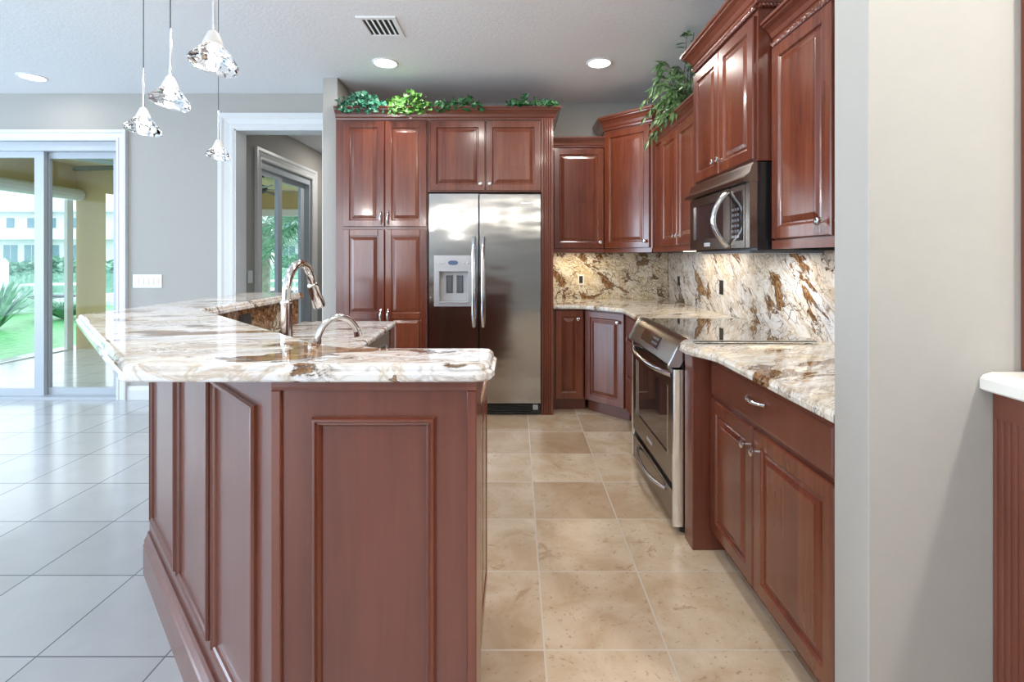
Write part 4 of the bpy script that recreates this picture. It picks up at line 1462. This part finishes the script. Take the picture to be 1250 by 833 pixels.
vt = thing('ceiling_vent', 'white slatted air vent in the kitchen ceiling', 'vent', (-0.860, 3.13, CEIL))
m = MB().sweep([(-0.09, -0.105), (0.09, -0.105), (0.09, 0.105), (-0.09, 0.105)], [(0, 0), (0, -0.004), (0.004, -0.008), (0.030, -0.008), (0.034, -0.002), (0.034, 0)], None, 1, True)
m.build('frame', 'white_paint', vt)
boxes((-0.09, 0.09, -0.105, 0.105, -0.0015, -0.0005)).build('duct', 'rubber', vt)
for k in range(5):
    x = -0.068 + k * 0.034
    MB().add([(x - 0.008, -0.105, -0.002), (x + 0.006, -0.105, -0.008), (x + 0.008, -0.105, -0.007), (x - 0.005, -0.105, -0.0015), (x - 0.008, 0.105, -0.002), (x + 0.006, 0.105, -0.008), (x + 0.008, 0.105, -0.007), (x - 0.005, 0.105, -0.0015)],
             [(0, 1, 2, 3), (7, 6, 5, 4), (0, 4, 5, 1), (1, 5, 6, 2), (2, 6, 7, 3), (3, 7, 4, 0)]).build('slat', 'white_paint', vt)

# added globe row behind the viewpoint for fill light and bands in the refrigerator
ch = thing('fill_lamp', 'added row of five lit globes behind the viewpoint', 'fill_lamp', (-0.45, -1.55, 2.06))
boxes((-0.95, 0.95, -0.015, 0.015, 0.17, 0.20)).build('bar', 'bright_steel', ch)
for x in (-0.5, 0.5):
    MB().tube([(x, 0, 0.20), (x, 0, CEIL - 2.06)], 0.006, 8).build('rod', 'bright_steel', ch)
for k in range(5):
    x = -0.9 + 0.45 * k
    MB().lathe([(0.02, 0.17), (0.03, 0.13), (0.03, 0.10)], (x, 0, 0), 14).build('socket', 'bright_steel', ch, True)
    MB().lathe([(0.03, 0.10), (0.085, 0.05), (0.095, 0.0), (0.085, -0.05), (0.05, -0.085), (0.01, -0.095)], (x, 0, 0), 20).build('globe', 'globe', ch, True)
# pendants over the bar
def pendant(x, y, zb, label, rz, seed):
    rnd = random.Random(seed)
    t = thing('pendant_light', label, 'pendant lamp', (x, y, zb), rz)
    H = CEIL - zb
    MB().tube([(0, 0, 0.255), (0, 0, H - 0.02)], 0.0016, 6).build('cord', 'rubber', t)
    MB().tube([(0, 0, 0.105), (0, 0, 0.265)], 0.0042, 10).build('stem', 'bright_steel', t, True)
    MB().lathe([(0.055, 0), (0.055, -0.012), (0.02, -0.022)], (0, 0, H), 24).build('canopy', 'bright_steel', t, True)
    MB().lathe([(0.007, 0.108), (0.013, 0.102), (0.020, 0.085), (0.0245, 0.073), (0.0235, 0.070)], (0, 0, 0), 20).build('cap', 'opal', t, True)
    # faceted crystal: cone that opens to a tilted rim, then closes under it
    rr = []
    n = 10
    for r, h, tilt, jit in ((0.0235, 0.069, 0.0, 0), (0.040, 0.052, 0.06, 0.03), (0.062, 0.026, 0.16, 0.05), (0.0600, 0.010, 0.20, 0.05), (0.042, 0.000, 0.24, 0.08), (0.020, -0.003, 0.2, 0.05)):
        ring = []
        for k in range(n):
            a = 2 * pi * k / n + (0.3 if h < 0.05 else 0)
            q = r * (1 + rnd.uniform(-jit, jit))
            ring.append((q * cos(a), q * sin(a), h - tilt * q * cos(a) * 0.9))
        rr.append(ring)
    MB().rings(rr, False, True).build('crystal_shade', 'crystal', t)
    MB().lathe([(0.002, 0.060), (0.007, 0.055), (0.009, 0.040), (0.008, 0.026), (0.002, 0.020)], (0, 0, 0), 14).build('bulb', 'bulb', t, True)
    d = bpy.data.lights.new('pendant_lamp', 'POINT')
    d.energy = 3.4
    d.color = (1.0, 0.97, 0.92)
    d.shadow_soft_size = 0.03
    o = bpy.data.objects.new('pendant_lamp', d)
    o.location = (0, 0, -0.05)
    o.parent = t
    COL.objects.link(o)
    return t


pendant(-0.802, 1.30, 1.762, 'largest and nearest crystal pendant lamp over the bar', 0.1, 1)
pendant(-1.162, 1.65, 1.772, 'second crystal pendant from the viewer, middle size over the bar', 0.0, 2)
pendant(-1.480, 1.95, 1.758, 'leftmost small crystal pendant hanging over the bar corner', -0.2, 3)
pendant(-1.607, 2.65, 1.798, 'farthest and smallest crystal pendant in front of the hall opening', -0.1, 4)

# ------------------------------------------------------------------ plants on the cabinets
def leaf(m, c, d, n, s, lobed=True):
    d = d.normalized()
    w = n.cross(d).normalized()
    n2 = d.cross(w).normalized()
    if lobed:
        pts = [(0, 0, 0), (0.28, 0.30, 0.05), (0.12, 0.62, 0.0), (0.5, 0.42, 0.06), (1.05, 0, -0.12), (0.5, -0.42, 0.06), (0.12, -0.62, 0.0), (0.28, -0.30, 0.05)]
        ctr = (0.38, 0, -0.06)
    else:
        pts = [(0, 0, 0), (0.3, 0.13, 0.02), (0.6, 0.11, 0.0), (1.0, 0, -0.1), (0.6, -0.11, 0.0), (0.3, -0.13, 0.02)]
        ctr = (0.45, 0, -0.04)
    vs = [c + (d * a + w * b + n2 * e) * s for a, b, e in pts] + [c + (d * ctr[0] + w * ctr[1] + n2 * ctr[2]) * s]
    k = len(pts)
    m.add(vs, [(i, (i + 1) % k, k) for i in range(k)])


def ivy(x0, x1, z, y, label, mat, n, h, seed, droop=0.04, s=0.045):
    rnd = random.Random(seed)
    t = thing('ivy_plant', label, 'ivy', ((x0 + x1) / 2, y, z))
    hw = (x1 - x0) / 2
    m = MB()
    st = MB()
    for k in range(n):
        u = rnd.uniform(-1, 1)
        v = rnd.uniform(-0.05, 0.10)
        top = h * (1 - abs(u) ** 2.2)
        zz = rnd.uniform(0.012, max(0.02, top))
        if rnd.random() < 0.32:
            v = rnd.uniform(-0.085, -0.055)
            zz = rnd.uniform(-droop, 0.03)
        c = Vector((u * hw, v, zz))
        d = Vector((rnd.uniform(-1, 1), rnd.uniform(-1.2, 0.3), rnd.uniform(-0.7, 0.5)))
        nn = Vector((rnd.uniform(-.5, .5), -1, rnd.uniform(-.2, .9)))
        leaf(m, c, d, nn, s * rnd.uniform(0.7, 1.25))
    m.build('foliage', mat, t, recalc=False)
    for k in range(7):
        u = rnd.uniform(-.8, .8)
        st.tube([(u * hw * .3, 0.04, 0.006), (u * hw * .7, 0.0, h * .5), (u * hw, -0.05, h * .35)], 0.003, 6)
    st.build('stems', 'stem', t)
    return t


CZ = 2.481
ivy(-1.425, -1.065, CZ, 3.985, 'bluish green ivy at the left end on top of the pantry', 'ivy_blue', 190, 0.125, 11, 0.05)
ivy(-1.035, -0.700, CZ, 3.985, 'light green ivy on top of the pantry right of the bluish one', 'ivy_light', 190, 0.120, 12, 0.05)
ivy(-0.660, -0.265, CZ, 3.995, 'small dark ivy above the left door over the refrigerator', 'ivy_dark', 80, 0.105, 13, 0.035, 0.05)
ivy(-0.075, 0.300, CZ, 4.00, 'dark ivy at the right end above the refrigerator', 'ivy_dark', 110, 0.100, 14, -0.005)

bp = thing('bamboo_plant', 'leafy artificial bamboo on the wall cabinet left of the microwave cabinet', 'plant', (1.20, 3.50, 2.263))
rnd = random.Random(8)
m = MB()
st = MB()
branches = []
for k in range(34):
    branches.append((radians(rnd.uniform(60, 300)), rnd.uniform(0.12, 0.30), rnd.uniform(0.06, 0.36), rnd.uniform(-0.04, 0.10)))
for az, reach, rise, drop in ((112, 0.50, 0.30, -0.10), (118, 0.52, 0.26, 0.00), (125, 0.50, 0.22, 0.08), (122, 0.42, 0.20, 0.22), (130, 0.46, 0.14, 0.20), (140, 0.36, 0.30, 0.0),
                              (105, 0.40, 0.34, -0.16), (250, 0.34, 0.36, -0.12), (265, 0.40, 0.40, -0.20), (240, 0.30, 0.34, -0.05), (275, 0.46, 0.38, -0.16), (160, 0.28, 0.20, 0.16), (200, 0.26, 0.16, 0.18), (180, 0.28, 0.26, 0.10)):
    branches.append((radians(az), reach, rise, drop))
for az, reach, rise, drop in branches:
    b0 = Vector((rnd.uniform(-.04, .05), rnd.uniform(-.10, .06), 0.004))
    pts = []
    for j in range(7):
        q = j / 6
        pts.append(b0 + Vector((cos(az) * reach * q * 0.62, sin(az) * reach * q, rise * sin(q * pi * 0.62) - drop * q * q)))
    st.tube([tuple(p) for p in pts], [0.004, 0.0035, 0.003, 0.0025, 0.002, 0.0018, 0.0015], 5)
    for j in range(2, 15):
        q = j / 14
        i0 = min(5, int(q * 6))
        p = pts[i0].lerp(pts[i0 + 1], q * 6 - i0)
        tdir = (pts[i0 + 1] - pts[i0]).normalized()
        side = Vector((rnd.uniform(-1, 1), rnd.uniform(-1, 1), rnd.uniform(-0.8, 0.1)))
        leaf(m, p, tdir * 0.9 + side * 0.7 + Vector((0, 0, -0.35)), Vector((rnd.uniform(-.4, .1), -1, rnd.uniform(0, 1))), rnd.uniform(0.07, 0.12), False)
m.build('foliage', 'bamboo', bp, recalc=False)
st.build('stems', 'stem', bp)
